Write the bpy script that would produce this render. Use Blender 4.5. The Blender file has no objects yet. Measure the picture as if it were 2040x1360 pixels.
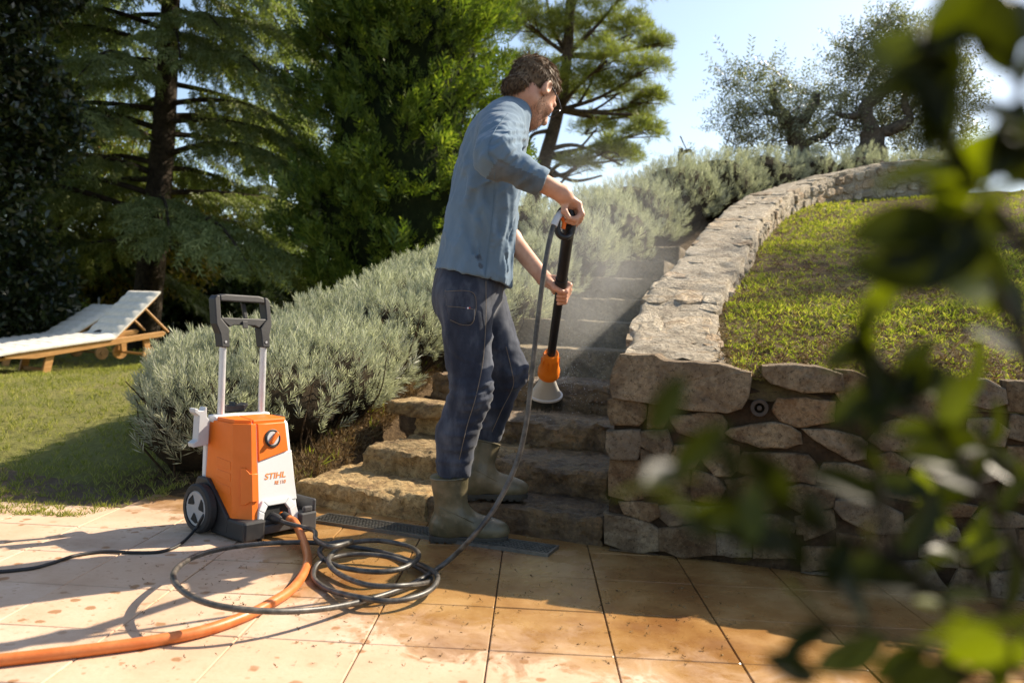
import bpy, math, random
import numpy as np
from mathutils import Matrix, Vector
random.seed(7)
RNG = np.random.default_rng(11)
scene = bpy.context.scene
COL = scene.collection
rad = math.radians

# ------------------------------------------------------------------ camera
FPX, TH, PH, CAMZ = 1630.0, rad(2.5), rad(1.12), 0.775
_F0 = np.array([0, math.cos(PH), -math.sin(PH)]); _U0 = np.array([0, math.sin(PH), math.cos(PH)]); _R0 = np.array([1.0, 0, 0])
_RT = math.cos(TH) * _R0 + math.sin(TH) * _U0
_UP = -math.sin(TH) * _R0 + math.cos(TH) * _U0
cam_d = bpy.data.cameras.new("camera"); cam = bpy.data.objects.new("camera", cam_d); COL.objects.link(cam)
cam_d.sensor_width = 36.0; cam_d.lens = FPX / 2040 * 36.0
cam_d.clip_start = 0.02; cam_d.clip_end = 900
cam.matrix_world = Matrix(((_RT[0], _UP[0], -_F0[0], 0), (_RT[1], _UP[1], -_F0[1], 0), (_RT[2], _UP[2], -_F0[2], CAMZ), (0, 0, 0, 1)))
cam_d.dof.use_dof = True; cam_d.dof.focus_distance = 2.95; cam_d.dof.aperture_fstop = 3.4
scene.camera = cam

# ------------------------------------------------------------------ sky, sun, exposure
SUN_H = np.array([0.85, 0.53]); SUN_H /= np.linalg.norm(SUN_H); SUN_EL = rad(39)
SUN_V = np.array([SUN_H[0] * math.cos(SUN_EL), SUN_H[1] * math.cos(SUN_EL), math.sin(SUN_EL)])
world = bpy.data.worlds.new("World"); scene.world = world; world.use_nodes = True
_nt = world.node_tree
_sky = _nt.nodes.new("ShaderNodeTexSky"); _sky.sky_type = 'NISHITA'; _sky.sun_disc = False
_sky.sun_elevation = SUN_EL; _sky.sun_rotation = math.atan2(SUN_H[0], SUN_H[1])
_sky.air_density = 1.0; _sky.dust_density = 1.0; _sky.ozone_density = 1.0
_bg = _nt.nodes["Background"]; _bg.inputs[1].default_value = 0.115
_nt.links.new(_sky.outputs[0], _bg.inputs[0])
sun_d = bpy.data.lights.new("sun", 'SUN'); sun_d.energy = 5.0; sun_d.angle = rad(0.5); sun_d.color = (1.0, 0.91, 0.77)
sun = bpy.data.objects.new("sun", sun_d); COL.objects.link(sun)
sun.rotation_euler = Vector(SUN_V).to_track_quat('Z', 'Y').to_euler(); sun.location = (20, 12, 15)
scene.view_settings.view_transform = 'Standard'; scene.view_settings.look = 'None'
scene.view_settings.gamma = 1.0; scene.view_settings.use_curve_mapping = False
scene.view_settings.exposure = 1.02
scene.view_settings.use_white_balance = True; scene.view_settings.white_balance_temperature = 6950; scene.view_settings.white_balance_tint = 10
scene.cycles.max_bounces = 6; scene.cycles.transparent_max_bounces = 8
scene.cycles.volume_bounces = 0; scene.cycles.volume_step_rate = 3.0

# ------------------------------------------------------------------ helpers
def ray(px, py):
    u, v = px - 1020.0, py - 680.0
    return FPX * _F0 + u * _RT - v * _UP
def at(px, py, Y):
    d = ray(px, py); p = d * (Y / d[1]); p[2] += CAMZ; return p
def gnd(px, py, z=0.0):
    d = ray(px, py); k = (z - CAMZ) / d[2]; p = d * k; p[2] += CAMZ; return p
def onplane(px, py, o, n):
    d = ray(px, py); c = np.array([0, 0, CAMZ]); k = np.dot(o - c, n) / np.dot(d, n); return c + d * k

def _h(ix, iy, iz, seed):
    a = (ix.astype(np.int64) * 73856093) ^ (iy.astype(np.int64) * 19349663) ^ (iz.astype(np.int64) * 83492791) ^ (seed * 2654435761 % 2147483647)
    a = (a ^ (a >> 13)) * 1274126177; a = a & 0x7fffffff; a = (a ^ (a >> 16)) * 668265263; a &= 0x7fffffff
    return ((a >> 7) & 0xffff) / 32767.5 - 1.0
def vnoise(p, seed=0):
    p = np.asarray(p, float); i = np.floor(p); f = p - i; u = f * f * (3 - 2 * f); i = i.astype(np.int64)
    r = 0
    for dx in (0, 1):
        wx = u[..., 0] if dx else 1 - u[..., 0]
        for dy in (0, 1):
            wy = u[..., 1] if dy else 1 - u[..., 1]
            for dz in (0, 1):
                wz = u[..., 2] if dz else 1 - u[..., 2]
                r = r + wx * wy * wz * _h(i[..., 0] + dx, i[..., 1] + dy, i[..., 2] + dz, seed)
    return r
def fbm(p, oct=4, seed=0):
    p = np.asarray(p, float); r = 0; a = 1.0; t = 0
    for k in range(oct):
        r = r + a * vnoise(p * (2.03 ** k) + 17.3 * k, seed + k); t += a; a *= 0.5
    return r / t
def vfbm(p, oct=3, seed=0):
    return np.stack([fbm(p, oct, seed + 31 * k) for k in range(3)], -1)
def sstep(a, b, x):
    t = np.clip((x - a) / (b - a), 0, 1); return t * t * (3 - 2 * t)
def nrm(v):
    v = np.asarray(v, float); return v / (np.linalg.norm(v, axis=-1, keepdims=True) + 1e-12)

def mk_mesh(name, verts, faces, smooth=False):
    """verts (N,3), faces (M,k) numpy array or list of lists"""
    me = bpy.data.meshes.new(name)
    verts = np.ascontiguousarray(verts, np.float32)
    if isinstance(faces, np.ndarray):
        k = faces.shape[1]; m = len(faces)
        me.vertices.add(len(verts)); me.vertices.foreach_set("co", verts.ravel())
        me.loops.add(m * k); me.loops.foreach_set("vertex_index", np.ascontiguousarray(faces, np.int32).ravel())
        me.polygons.add(m); me.polygons.foreach_set("loop_start", np.arange(0, m * k, k, dtype=np.int32))
        me.update(calc_edges=True)
    else:
        me.from_pydata([tuple(map(float, v)) for v in verts], [], [tuple(map(int, f)) for f in faces]); me.update()
    if smooth:
        me.polygons.foreach_set("use_smooth", np.ones(len(me.polygons), bool)); me.update()
    return me
def obj(name, verts, faces, mat=None, parent=None, smooth=False, loc=None):
    me = mk_mesh(name, verts, faces, smooth)
    return obj_me(name, me, mat, parent, loc)
def obj_me(name, me, mat=None, parent=None, loc=None):
    o = bpy.data.objects.new(name, me); COL.objects.link(o)
    if mat is not None and len(me.materials) == 0: me.materials.append(mat)
    if parent is not None: o.parent = parent
    if loc is not None: o.location = loc
    return o
def empty(name, loc=(0, 0, 0), rz=0.0):
    o = bpy.data.objects.new(name, None); COL.objects.link(o); o.location = loc; o.rotation_euler = (0, 0, rz); o.empty_display_size = 0.05
    return o
def tag(o, label=None, cat=None, group=None, kind=None):
    if label: o["label"] = label
    if cat: o["category"] = cat
    if group: o["group"] = group
    if kind: o["kind"] = kind
    return o
class MB:
    """collects polygons of one part"""
    def __init__(s): s.v = []; s.f = []
    def add(s, v, f):
        b = len(s.v); s.v += [tuple(map(float, q)) for q in v]; s.f += [tuple(int(i) + b for i in q) for q in f]; return s
    def box(s, c, size, R=None, bev=0.0):
        hx, hy, hz = [q / 2 for q in size]
        if bev <= 0:
            v = [(x, y, z) for x in (-hx, hx) for y in (-hy, hy) for z in (-hz, hz)]
            f = [(0, 1, 3, 2), (4, 6, 7, 5), (0, 4, 5, 1), (2, 3, 7, 6), (0, 2, 6, 4), (1, 5, 7, 3)]
        else:
            b = min(bev, hx * .98, hy * .98, hz * .98)
            ring = [(-hx + b, -hy), (hx - b, -hy), (hx, -hy + b), (hx, hy - b), (hx - b, hy), (-hx + b, hy), (-hx, hy - b), (-hx, -hy + b)]
            ir = [(x * (hx - b) / hx, y * (hy - b) / hy) for x, y in ring]
            v = [(x, y, -hz) for x, y in ir] + [(x, y, -hz + b) for x, y in ring] + [(x, y, hz - b) for x, y in ring] + [(x, y, hz) for x, y in ir]
            f = [tuple(range(7, -1, -1)), tuple(range(24, 32))]
            for k in range(3):
                for i in range(8):
                    j = (i + 1) % 8; f.append((k * 8 + i, k * 8 + j, k * 8 + 8 + j, k * 8 + 8 + i))
        v = np.array(v, float)
        if R is not None: v = v @ np.asarray(R).T
        return s.add(v + np.asarray(c), f)
    def tube(s, pts, rads, n=12, caps=True, flat=None):
        v, f = tube_geo(pts, rads, n, caps); return s.add(v, f)
    def prism(s, poly, z0, z1, axis='z', M=None):
        """extruded polygon; poly list of 2-tuples"""
        n = len(poly)
        v = [(x, y, z0) for x, y in poly] + [(x, y, z1) for x, y in poly]
        f = [tuple(range(n - 1, -1, -1)), tuple(range(n, 2 * n))] + [(i, (i + 1) % n, n + (i + 1) % n, n + i) for i in range(n)]
        v = np.array(v, float)
        if M is not None: v = np.array([M(q) for q in v])
        return s.add(v, f)
    def lathe(s, prof, n=20, o=(0, 0, 0), R=None):
        """prof: list of (r, z)"""
        v = []; m = len(prof)
        for i in range(n):
            a = 2 * math.pi * i / n
            v += [(r * math.cos(a), r * math.sin(a), z) for r, z in prof]
        f = []
        for i in range(n):
            j = (i + 1) % n
            f += [(i * m + k, j * m + k, j * m + k + 1, i * m + k + 1) for k in range(m - 1)]
        f.append(tuple(i * m for i in range(n - 1, -1, -1))); f.append(tuple(i * m + m - 1 for i in range(n)))
        v = np.array(v)
        if R is not None: v = v @ np.asarray(R).T
        return s.add(v + np.asarray(o), f)
    def build(s, name, mat, parent=None, smooth=False, sub=0, bevel=0.0):
        o = obj(name, np.array(s.v), s.f, mat, parent, False)
        if bevel:
            m = o.modifiers.new("bevel", 'BEVEL'); m.width = bevel; m.segments = 2; m.limit_method = 'ANGLE'; m.angle_limit = rad(28); m.harden_normals = False
        if smooth:
            me = o.data; me.polygons.foreach_set("use_smooth", np.ones(len(me.polygons), bool))
            if hasattr(me, "set_sharp_from_angle"): me.set_sharp_from_angle(angle=rad(40))
        return o
def frame_z(d, roll=0.0):
    d = nrm(d); a = np.array([0, 0, 1.0]) if abs(d[2]) < .95 else np.array([1.0, 0, 0])
    x = nrm(np.cross(a, d)); y = np.cross(d, x)
    c, s_ = math.cos(roll), math.sin(roll)
    return np.stack([c * x + s_ * y, -s_ * x + c * y, d], 1)
def tube_geo(pts, rads, n=12, caps=True):
    pts = np.asarray(pts, float); m = len(pts)
    rads = np.full(m, rads) if np.isscalar(rads) else np.asarray(rads, float)
    T = np.gradient(pts, axis=0); T = nrm(T)
    x = frame_z(T[0])[:, 0]; v = []
    ang = np.arange(n) * 2 * math.pi / n
    for i in range(m):
        x = nrm(x - T[i] * np.dot(x, T[i])); y = np.cross(T[i], x)
        v.append(pts[i] + rads[i] * (np.cos(ang)[:, None] * x + np.sin(ang)[:, None] * y))
    v = np.concatenate(v); f = []
    for i in range(m - 1):
        for k in range(n):
            l = (k + 1) % n; f.append((i * n + k, i * n + l, (i + 1) * n + l, (i + 1) * n + k))
    if caps: f.append(tuple(range(n - 1, -1, -1))); f.append(tuple((m - 1) * n + k for k in range(n)))
    return v, f
def spline(pts, n=12, closed=False):
    """centripetal-ish Catmull-Rom through points"""
    P = np.asarray(pts, float); out = []
    m = len(P)
    for i in range(m - 1):
        p0 = P[max(i - 1, 0)]; p1 = P[i]; p2 = P[i + 1]; p3 = P[min(i + 2, m - 1)]
        t = np.linspace(0, 1, n, endpoint=False)[:, None]
        out.append(.5 * (2 * p1 + (p2 - p0) * t + (2 * p0 - 5 * p1 + 4 * p2 - p3) * t ** 2 + (3 * p1 - p0 - 3 * p2 + p3) * t ** 3))
    out.append(P[-1:]); return np.concatenate(out)
def scatter(tv, tf, pos, R, sc):
    """copies template (n,3),(m,k) to N frames -> one mesh"""
    N = len(pos); sc = np.broadcast_to(np.asarray(sc, float).reshape(-1, 1, 1) if np.ndim(sc) else np.full((N, 1, 1), sc), (N, 1, 1))
    v = np.einsum('nij,mj->nmi', R, tv) * sc + pos[:, None, :]
    f = tf[None] + (np.arange(N) * len(tv))[:, None, None]
    return v.reshape(-1, 3), f.reshape(-1, tf.shape[1])
def frames(d, roll):
    """(N,3) directions -> (N,3,3) with columns x,y,z=d"""
    d = nrm(d); a = np.where(np.abs(d[:, 2:3]) < .95, np.array([[0, 0, 1.0]]), np.array([[1.0, 0, 0]]))
    x = nrm(np.cross(a, d)); y = np.cross(d, x); c = np.cos(roll)[:, None]; s_ = np.sin(roll)[:, None]
    return np.stack([c * x + s_ * y, -s_ * x + c * y, d], -1)
def joinvf(lst):
    V = []; Fc = []; b = 0
    for v, f in lst:
        V.append(v); Fc.append(f + b); b += len(v)
    return np.concatenate(V), np.concatenate(Fc)
def surf_nets(fn, lo, hi, h, det=None, band=.035):
    lo = np.asarray(lo, float); hi = np.asarray(hi, float); n = np.ceil((hi - lo) / h).astype(int) + 1
    g = [lo[k] + h * np.arange(n[k]) for k in range(3)]
    P = np.stack(np.meshgrid(*g, indexing='ij'), -1); D = fn(P.reshape(-1, 3))
    if det is not None:
        k = np.abs(D) < band; D[k] = det(P.reshape(-1, 3)[k], D[k])
    D = D.reshape(n)
    S = D < 0; nc = n - 1
    cs = [S[a:a + nc[0], b:b + nc[1], c:c + nc[2]] for a in (0, 1) for b in (0, 1) for c in (0, 1)]
    cnt = sum(q.astype(np.int8) for q in cs); act = (cnt > 0) & (cnt < 8)
    idx = -np.ones(nc, np.int64); ii = np.argwhere(act); idx[act] = np.arange(len(ii))
    acc = np.zeros((len(ii), 3)); c2 = np.zeros(len(ii))
    cor = [(a, b, c) for a in (0, 1) for b in (0, 1) for c in (0, 1)]
    for A in cor:
        for ax in range(3):
            if A[ax]: continue
            B = list(A); B[ax] = 1
            da = D[ii[:, 0] + A[0], ii[:, 1] + A[1], ii[:, 2] + A[2]]; db = D[ii[:, 0] + B[0], ii[:, 1] + B[1], ii[:, 2] + B[2]]
            m = (da < 0) != (db < 0); t = np.where(m, da / (da - db + 1e-20), 0)
            pt = np.array(A, float)[None] + 0 * acc; pt[:, ax] += t
            acc += np.where(m[:, None], pt, 0); c2 += m
    V = lo + h * (ii + acc / c2[:, None]); Q = []
    for ax in range(3):
        b, c = (ax + 1) % 3, (ax + 2) % 3
        sl = [slice(1, nc[0]), slice(1, nc[1]), slice(1, nc[2])]; sl[ax] = slice(0, nc[ax])
        sl2 = list(sl); sl2[ax] = slice(1, nc[ax] + 1)
        s0 = S[tuple(sl)]; s1 = S[tuple(sl2)]
        for flip, m in ((False, s0 & ~s1), (True, ~s0 & s1)):
            e = np.argwhere(m)
            if len(e) == 0: continue
            off = np.array([1, 1, 1]); off[ax] = 0; e = e + off
            def cell(db, dc):
                q = e.copy(); q[:, b] -= db; q[:, c] -= dc; return idx[q[:, 0], q[:, 1], q[:, 2]]
            q = np.stack([cell(1, 1), cell(0, 1), cell(0, 0), cell(1, 0)], 1)
            if flip: q = q[:, ::-1]
            Q.append(q)
    F_ = np.concatenate(Q); F_ = F_[(F_ >= 0).all(1)]
    return V, F_
def relax(V, F_, it=3, lam=.5):
    for _ in range(it):
        s_ = np.zeros_like(V); c = np.zeros(len(V))
        for k in range(F_.shape[1]):
            a = F_[:, k]; b = F_[:, (k + 1) % F_.shape[1]]
            np.add.at(s_, a, V[b]); np.add.at(c, a, 1); np.add.at(s_, b, V[a]); np.add.at(c, b, 1)
        V = V + lam * (s_ / np.maximum(c, 1)[:, None] - V)
    return V
def vnormals(V, F_):
    n = np.cross(V[F_[:, 2]] - V[F_[:, 0]], V[F_[:, -1]] - V[F_[:, 1]]); r = np.zeros_like(V)
    for k in range(F_.shape[1]): np.add.at(r, F_[:, k], n)
    return nrm(r)
def sd_cone(p, a, b, ra, rb):
    a = np.asarray(a, float); b = np.asarray(b, float); ab = b - a
    t = np.clip((p - a) @ ab / (ab @ ab), 0, 1); return np.linalg.norm(p - a - t[:, None] * ab, axis=1) - (ra + (rb - ra) * t)
def sd_ell(p, c, R, r):
    q = (p - np.asarray(c)) @ np.asarray(R); r = np.asarray(r, float)
    k0 = np.linalg.norm(q / r, axis=1); k1 = np.linalg.norm(q / (r * r), axis=1); return k0 * (k0 - 1) / np.maximum(k1, 1e-9)
def smin(a, b, k):
    h = np.clip(.5 + .5 * (b - a) / k, 0, 1); return b + (a - b) * h - k * h * (1 - h)

# ------------------------------------------------------------------ materials
def _lnk(nt, a, b): nt.links.new(a, b)
class Mat:
    def __init__(s, name):
        s.m = bpy.data.materials.new(name); s.m.use_nodes = True; s.nt = s.m.node_tree; s.n = s.nt.nodes
        s.b = s.n["Principled BSDF"]; s.out = s.n["Material Output"]
    def new(s, t, **kw):
        q = s.n.new(t)
        for k, v in kw.items(): setattr(q, k, v)
        return q
    def link(s, a, b): s.nt.links.new(a, b); return s
    def coord(s, which='Position'):
        if which == 'Position': return s.new("ShaderNodeNewGeometry").outputs['Position']
        return s.new("ShaderNodeTexCoord").outputs[which]
    def noise(s, scale, detail=5, rough=.6, co=None, dist=0.0):
        q = s.new("ShaderNodeTexNoise"); q.inputs['Scale'].default_value = scale; q.inputs['Detail'].default_value = detail; q.inputs['Roughness'].default_value = rough; q.inputs['Distortion'].default_value = dist
        s.link(co if co is not None else s.coord(), q.inputs['Vector']); return q.outputs['Fac']
    def vor(s, scale, co=None, feature='F1', out='Distance', rnd=1.0):
        q = s.new("ShaderNodeTexVoronoi"); q.feature = feature; q.inputs['Scale'].default_value = scale; q.inputs['Randomness'].default_value = rnd
        s.link(co if co is not None else s.coord(), q.inputs['Vector']); return q.outputs[out]
    def ramp(s, fac, stops, interp='LINEAR'):
        q = s.new("ShaderNodeValToRGB"); q.color_ramp.interpolation = interp; e = q.color_ramp.elements
        while len(e) > 1: e.remove(e[-1])
        e[0].position = stops[0][0]; e[0].color = _c4(stops[0][1])
        for p, c in stops[1:]:
            k = e.new(p); k.color = _c4(c)
        s.link(fac, q.inputs[0]); return q.outputs[0]
    def mix(s, fac, a, b, mode='MIX'):
        q = s.new("ShaderNodeMix"); q.data_type = 'RGBA'; q.blend_type = mode
        for v, i in ((fac, 0), (a, 6), (b, 7)):
            if hasattr(v, 'links'): s.link(v, q.inputs[i])
            else: q.inputs[i].default_value = v if i == 0 else _c4(v)
        return q.outputs[2]
    def math(s, op, a, b=0.0, clamp=False):
        q = s.new("ShaderNodeMath"); q.operation = op; q.use_clamp = clamp
        for v, i in ((a, 0), (b, 1)):
            if hasattr(v, 'links'): s.link(v, q.inputs[i])
            else: q.inputs[i].default_value = v
        return q.outputs[0]
    def bump(s, h, strength=.5, dist=.01):
        q = s.new("ShaderNodeBump"); q.inputs['Strength'].default_value = strength; q.inputs['Distance'].default_value = dist
        s.link(h, q.inputs['Height']); s.link(q.outputs[0], s.b.inputs['Normal']); return s
    def color(s, c):
        if hasattr(c, 'links'): s.link(c, s.b.inputs['Base Color'])
        else: s.b.inputs['Base Color'].default_value = _c4(c)
        return s
    def set(s, **kw):
        for k, v in kw.items():
            i = s.b.inputs[k.replace('_', ' ')]
            if hasattr(v, 'links'): s.link(v, i)
            else: i.default_value = v
        return s
def _c4(c): return (c[0], c[1], c[2], 1.0) if len(c) == 3 else c
def simple(name, c, rough=.6, var=.12, scale=30, bump=.1, metal=0.0, co='Object', bscale=None, spec=.5):
    m = Mat(name); k = m.coord(co); n = m.noise(scale, 5, .6, k)
    c = np.array(c); m.color(m.ramp(n, [(.3, tuple(np.clip(c * (1 - var), 0, 1))), (.7, tuple(np.clip(c * (1 + var), 0, 1)))]))
    m.set(Roughness=m.ramp(m.noise(scale * .5, 4, .6, k), [(.3, (rough - .08,) * 3), (.7, (rough + .08,) * 3)]), Metallic=metal, Specular_IOR_Level=spec)
    if bump: m.bump(m.noise(bscale or scale * 3, 4, .6, k), bump, .004)
    return m.m
def leafmat(name, c1, c2, c3=None, trans=.35, rough=.5, spec=.4, tint=(1.0, 1.15, .55), per_object=False):
    """leaf surface: random colour per leaf island, some light passing through"""
    m = Mat(name); g = m.new("ShaderNodeNewGeometry"); r = m.new("ShaderNodeObjectInfo").outputs['Random'] if per_object else g.outputs['Random Per Island']
    col = m.ramp(r, [(0, c1), (.55, c2), (1, c3 or c2)])
    col = m.mix(m.ramp(m.noise(1.3, 2, .5), [(.35, (0,) * 3), (.7, (.45,) * 3)]), col, tuple(np.array(c1) * .75))
    m.color(col).set(Roughness=rough, Specular_IOR_Level=spec)
    t = m.new("ShaderNodeBsdfTranslucent"); m.link(m.mix(1.0, col, tint, 'MULTIPLY'), t.inputs[0])
    x = m.new("ShaderNodeMixShader"); x.inputs[0].default_value = trans
    m.link(m.b.outputs[0], x.inputs[1]); m.link(t.outputs[0], x.inputs[2]); m.link(x.outputs[0], m.out.inputs[0])
    return m.m
def G(n): return RNG.normal(size=n)
def U(a, b, n): return RNG.uniform(a, b, n)
def leafquads(L):
    """L: list of (base, dir, length, width, normal) -> narrow diamond quads"""
    V = []; Fq = []
    for b, d, l, w, n in L:
        b = np.asarray(b, float); d = nrm(d); s_ = nrm(np.cross(d, n)); k = len(V)
        V += [b, b + d * l * .5 + s_ * w / 2, b + d * l, b + d * l * .5 - s_ * w / 2]; Fq.append((k, k + 1, k + 2, k + 3))
    return np.array(V), np.array(Fq)
# ================================================================== SETTING
S0 = np.array([-.84, 3.35]); SD = nrm(np.array([.36, .93])); ST = np.array([SD[1], -SD[0]])
def Hgt(x, y):
    rx, ry = x - S0[0], y - S0[1]
    s = rx * SD[0] + ry * SD[1]; t = rx * ST[0] + ry * ST[1]
    sp = np.where(s > 0, s, 0); sp = np.where(sp > 7.5, 7.5 + 1.6 * np.tanh((sp - 7.5) / 1.6), sp)
    k = np.clip((t + 6.2) / 5.7, 0, 1) ** 1.5
    far = sstep(14, 26, y)
    corr = sstep(-.12, .06, t + .13 * np.maximum(s, 0) * (s < 5.5) + (s > 5.5) * .9) * sstep(.05, .2, s) * sstep(6.2, 5.4, s)
    return (.3 * sp * k - .03 * sstep(0, -.3, s)) * (1 - .45 * far) + .012 - .16 * corr
def stone_mat(name, cols, scale=6, wet=0.0, bump=.7, lichen=True, vary=True):
    m = Mat(name); co = m.coord(); oi = m.new("ShaderNodeObjectInfo").outputs['Random']
    n1 = m.noise(scale, 8, .65, co, .6); n2 = m.noise(scale * 6, 6, .7, co); n3 = m.noise(scale * .5, 3, .5, co)
    c = m.ramp(n1, [(.34, cols[0]), (.46, cols[1]), (.55, cols[2]), (.66, cols[3])])
    c = m.mix(m.ramp(n2, [(.42, (0,) * 3), (.62, (.55,) * 3)]), c, cols[0])
    if vary: c = m.mix(m.ramp(oi, [(0, (.0,) * 3), (.3, (.5,) * 3), (.55, (.0,) * 3), (.8, (.35,) * 3), (1, (.0,) * 3)]), c, m.ramp(oi, [(.4, tuple(np.array([cols[2][0] * .85, cols[2][0] * .74, cols[2][0] * .58]))), (.6, tuple(np.array(cols[1]) * np.array([1.05, .72, .5])))], 'CONSTANT'))
    c = m.mix(1.0, c, m.ramp(m.math('FRACT', m.math('MULTIPLY', oi, 7.3)), [(0, (.72,) * 3), (1, (1.18,) * 3)]), 'MULTIPLY')
    if lichen: c = m.mix(m.ramp(m.noise(scale * 2.2, 6, .75, co, .3), [(.66, (0,) * 3), (.72, (.6,) * 3)]), c, (.52, .46, .36))
    pit = m.ramp(m.noise(scale * 9, 7, .85, co, .5), [(.40, (.75,) * 3), (.47, (0,) * 3)]); c = m.mix(pit, c, tuple(np.array(cols[0]) * .5))
    c = m.mix(m.ramp(m.noise(scale * 13, 5, .8, co), [(.58, (0,) * 3), (.68, (.5,) * 3)]), c, cols[3])
    m.color(c)
    m.set(Roughness=m.ramp(n3, [(.4, (.9 - .72 * wet,) * 3), (.6, (.93 - .4 * wet,) * 3)]), Specular_IOR_Level=.3 + .35 * wet)
    h = m.math('ADD', m.math('MULTIPLY', n1, .8), m.math('MULTIPLY', n2, .35)); h = m.math('ADD', h, m.math('MULTIPLY', m.vor(scale * 5, co), .25))
    h = m.math('ADD', h, m.math('MULTIPLY', m.noise(scale * 20, 6, .8, co), .25)); m.bump(h, bump, .03); return m.m
M_wall = stone_mat("wall stone", [(.085, .05, .024), (.20, .132, .07), (.285, .205, .12), (.38, .275, .155)], 8, bump=1.0)
M_cap = stone_mat("cap stone", [(.20, .145, .09), (.42, .34, .23), (.54, .46, .34), (.64, .56, .44)], 10, bump=1.0)
M_step = stone_mat("step stone", [(.16, .09, .034), (.40, .26, .105), (.56, .39, .18), (.47, .28, .10)], 7, wet=.3, bump=1.0, vary=False)
M_stepw = stone_mat("wet step stone", [(.06, .034, .013), (.17, .10, .04), (.27, .17, .075), (.33, .18, .065)], 7, wet=.8, bump=1.0, lichen=False, vary=False)
M_stepg = stone_mat("grey step stone", [(.10, .07, .035), (.2, .15, .08), (.29, .22, .125), (.34, .25, .14)], 7, wet=.3, bump=1.0, vary=False)
def soil_mat(name, a, b, c):
    m = Mat(name); co = m.coord(); n = m.noise(9, 8, .7, co); n2 = m.noise(45, 6, .75, co)
    m.color(m.mix(m.ramp(n2, [(.4, (0,) * 3), (.65, (.7,) * 3)]), m.ramp(n, [(.3, a), (.55, b), (.75, c)]), a)); m.set(Roughness=.95, Specular_IOR_Level=.15)
    m.bump(m.math('ADD', n2, m.math('MULTIPLY', n, .7)), .9, .03); return m.m
M_soil = soil_mat("soil", (.045, .028, .015), (.12, .075, .04), (.2, .13, .07))
M_mortar = soil_mat("wall mortar", (.03, .019, .011), (.08, .05, .028), (.17, .115, .07))
def lawn_mat():
    m = Mat("lawn turf"); co = m.coord(); n = m.noise(1.1, 6, .6, co); n2 = m.noise(30, 6, .75, co)
    c = m.ramp(n, [(.3, (.16, .175, .045)), (.5, (.24, .235, .07)), (.7, (.33, .28, .105))])
    c = m.mix(m.ramp(n2, [(.4, (0,) * 3), (.7, (.75,) * 3)]), c, (.12, .105, .035))
    sep = m.new("ShaderNodeSeparateXYZ"); m.link(co, sep.inputs[0]); tx_ = m.math('SUBTRACT', m.math('MULTIPLY', m.math('SUBTRACT', sep.outputs[0], float(S0[0])), float(ST[0])), m.math('MULTIPLY', m.math('SUBTRACT', sep.outputs[1], float(S0[1])), float(-ST[1])))
    tx_ = m.math('ADD', tx_, m.math('MULTIPLY', m.math('SUBTRACT', m.noise(4, 4, .6, co), .5), .5)); c = m.mix(m.ramp(m.math('ADD', tx_, 1.5), [(.35, (0,) * 3), (.75, (1,) * 3)]), c, m.ramp(n2, [(.3, (.05, .03, .016)), (.6, (.14, .09, .045)), (.75, (.22, .15, .075))]))
    m.color(c).set(Roughness=.9, Specular_IOR_Level=.15); m.bump(n2, 1.0, .03); return m.m
M_lawn = lawn_mat()
def bank_mat():
    m = Mat("bank soil and moss"); co = m.coord(); n = m.noise(3.2, 6, .65, co); n2 = m.noise(38, 7, .75, co)
    c = m.ramp(n, [(.3, (.09, .055, .026)), (.48, (.19, .125, .06)), (.6, (.22, .17, .06)), (.75, (.14, .16, .035))])
    c = m.mix(m.ramp(n2, [(.38, (0,) * 3), (.68, (.7,) * 3)]), c, (.06, .04, .02))
    m.color(c).set(Roughness=.95, Specular_IOR_Level=.15); m.bump(n2, 1.0, .04); return m.m
M_bank = bank_mat()

# ---- lawn sheet to the horizon
ED = nrm(np.array([.887, .461])); EN = np.array([-ED[1], ED[0]])
def sheet_axis(lo, hi, n, k):
    t = np.linspace(-1, 1, n); s_ = np.sinh(k * t) / np.sinh(k); return np.where(s_ < 0, -s_ * lo, s_ * hi)
ea = sheet_axis(-260, 260, 231, 6.0); na = np.sinh(5.6 * np.linspace(0, 1, 170)) / np.sinh(5.6) * 320
A_, N_ = np.meshgrid(ea, na, indexing='ij')
X_ = S0[0] + A_ * ED[0] + N_ * EN[0] - .3 * ED[0]; Y_ = S0[1] + A_ * ED[1] + N_ * EN[1] - .3 * ED[1]
wob = .035 * fbm(np.stack([A_ * 3, N_ * 0, N_ * 0], -1), 3, 4) * np.exp(-N_ * 2)
X_ = X_ + wob * EN[0]; Y_ = Y_ + wob * EN[1]
Z_ = Hgt(X_, Y_) + .03 * fbm(np.stack([X_ * .8, Y_ * .8, 0 * X_], -1), 3, 9) * sstep(0, 1, N_) * np.where(Y_ < 40, 1, 0)
def grid_faces(n, m):
    i, j = np.meshgrid(np.arange(n - 1), np.arange(m - 1), indexing='ij'); a = (i * m + j).ravel()
    return np.stack([a, a + m, a + m + 1, a + 1], 1)
lawn = obj("lawn", np.stack([X_, Y_, Z_], -1).reshape(-1, 3), grid_faces(*X_.shape), M_lawn, smooth=True); tag(lawn, "sunlit lawn rising behind the patio", None, kind="structure")

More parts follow.
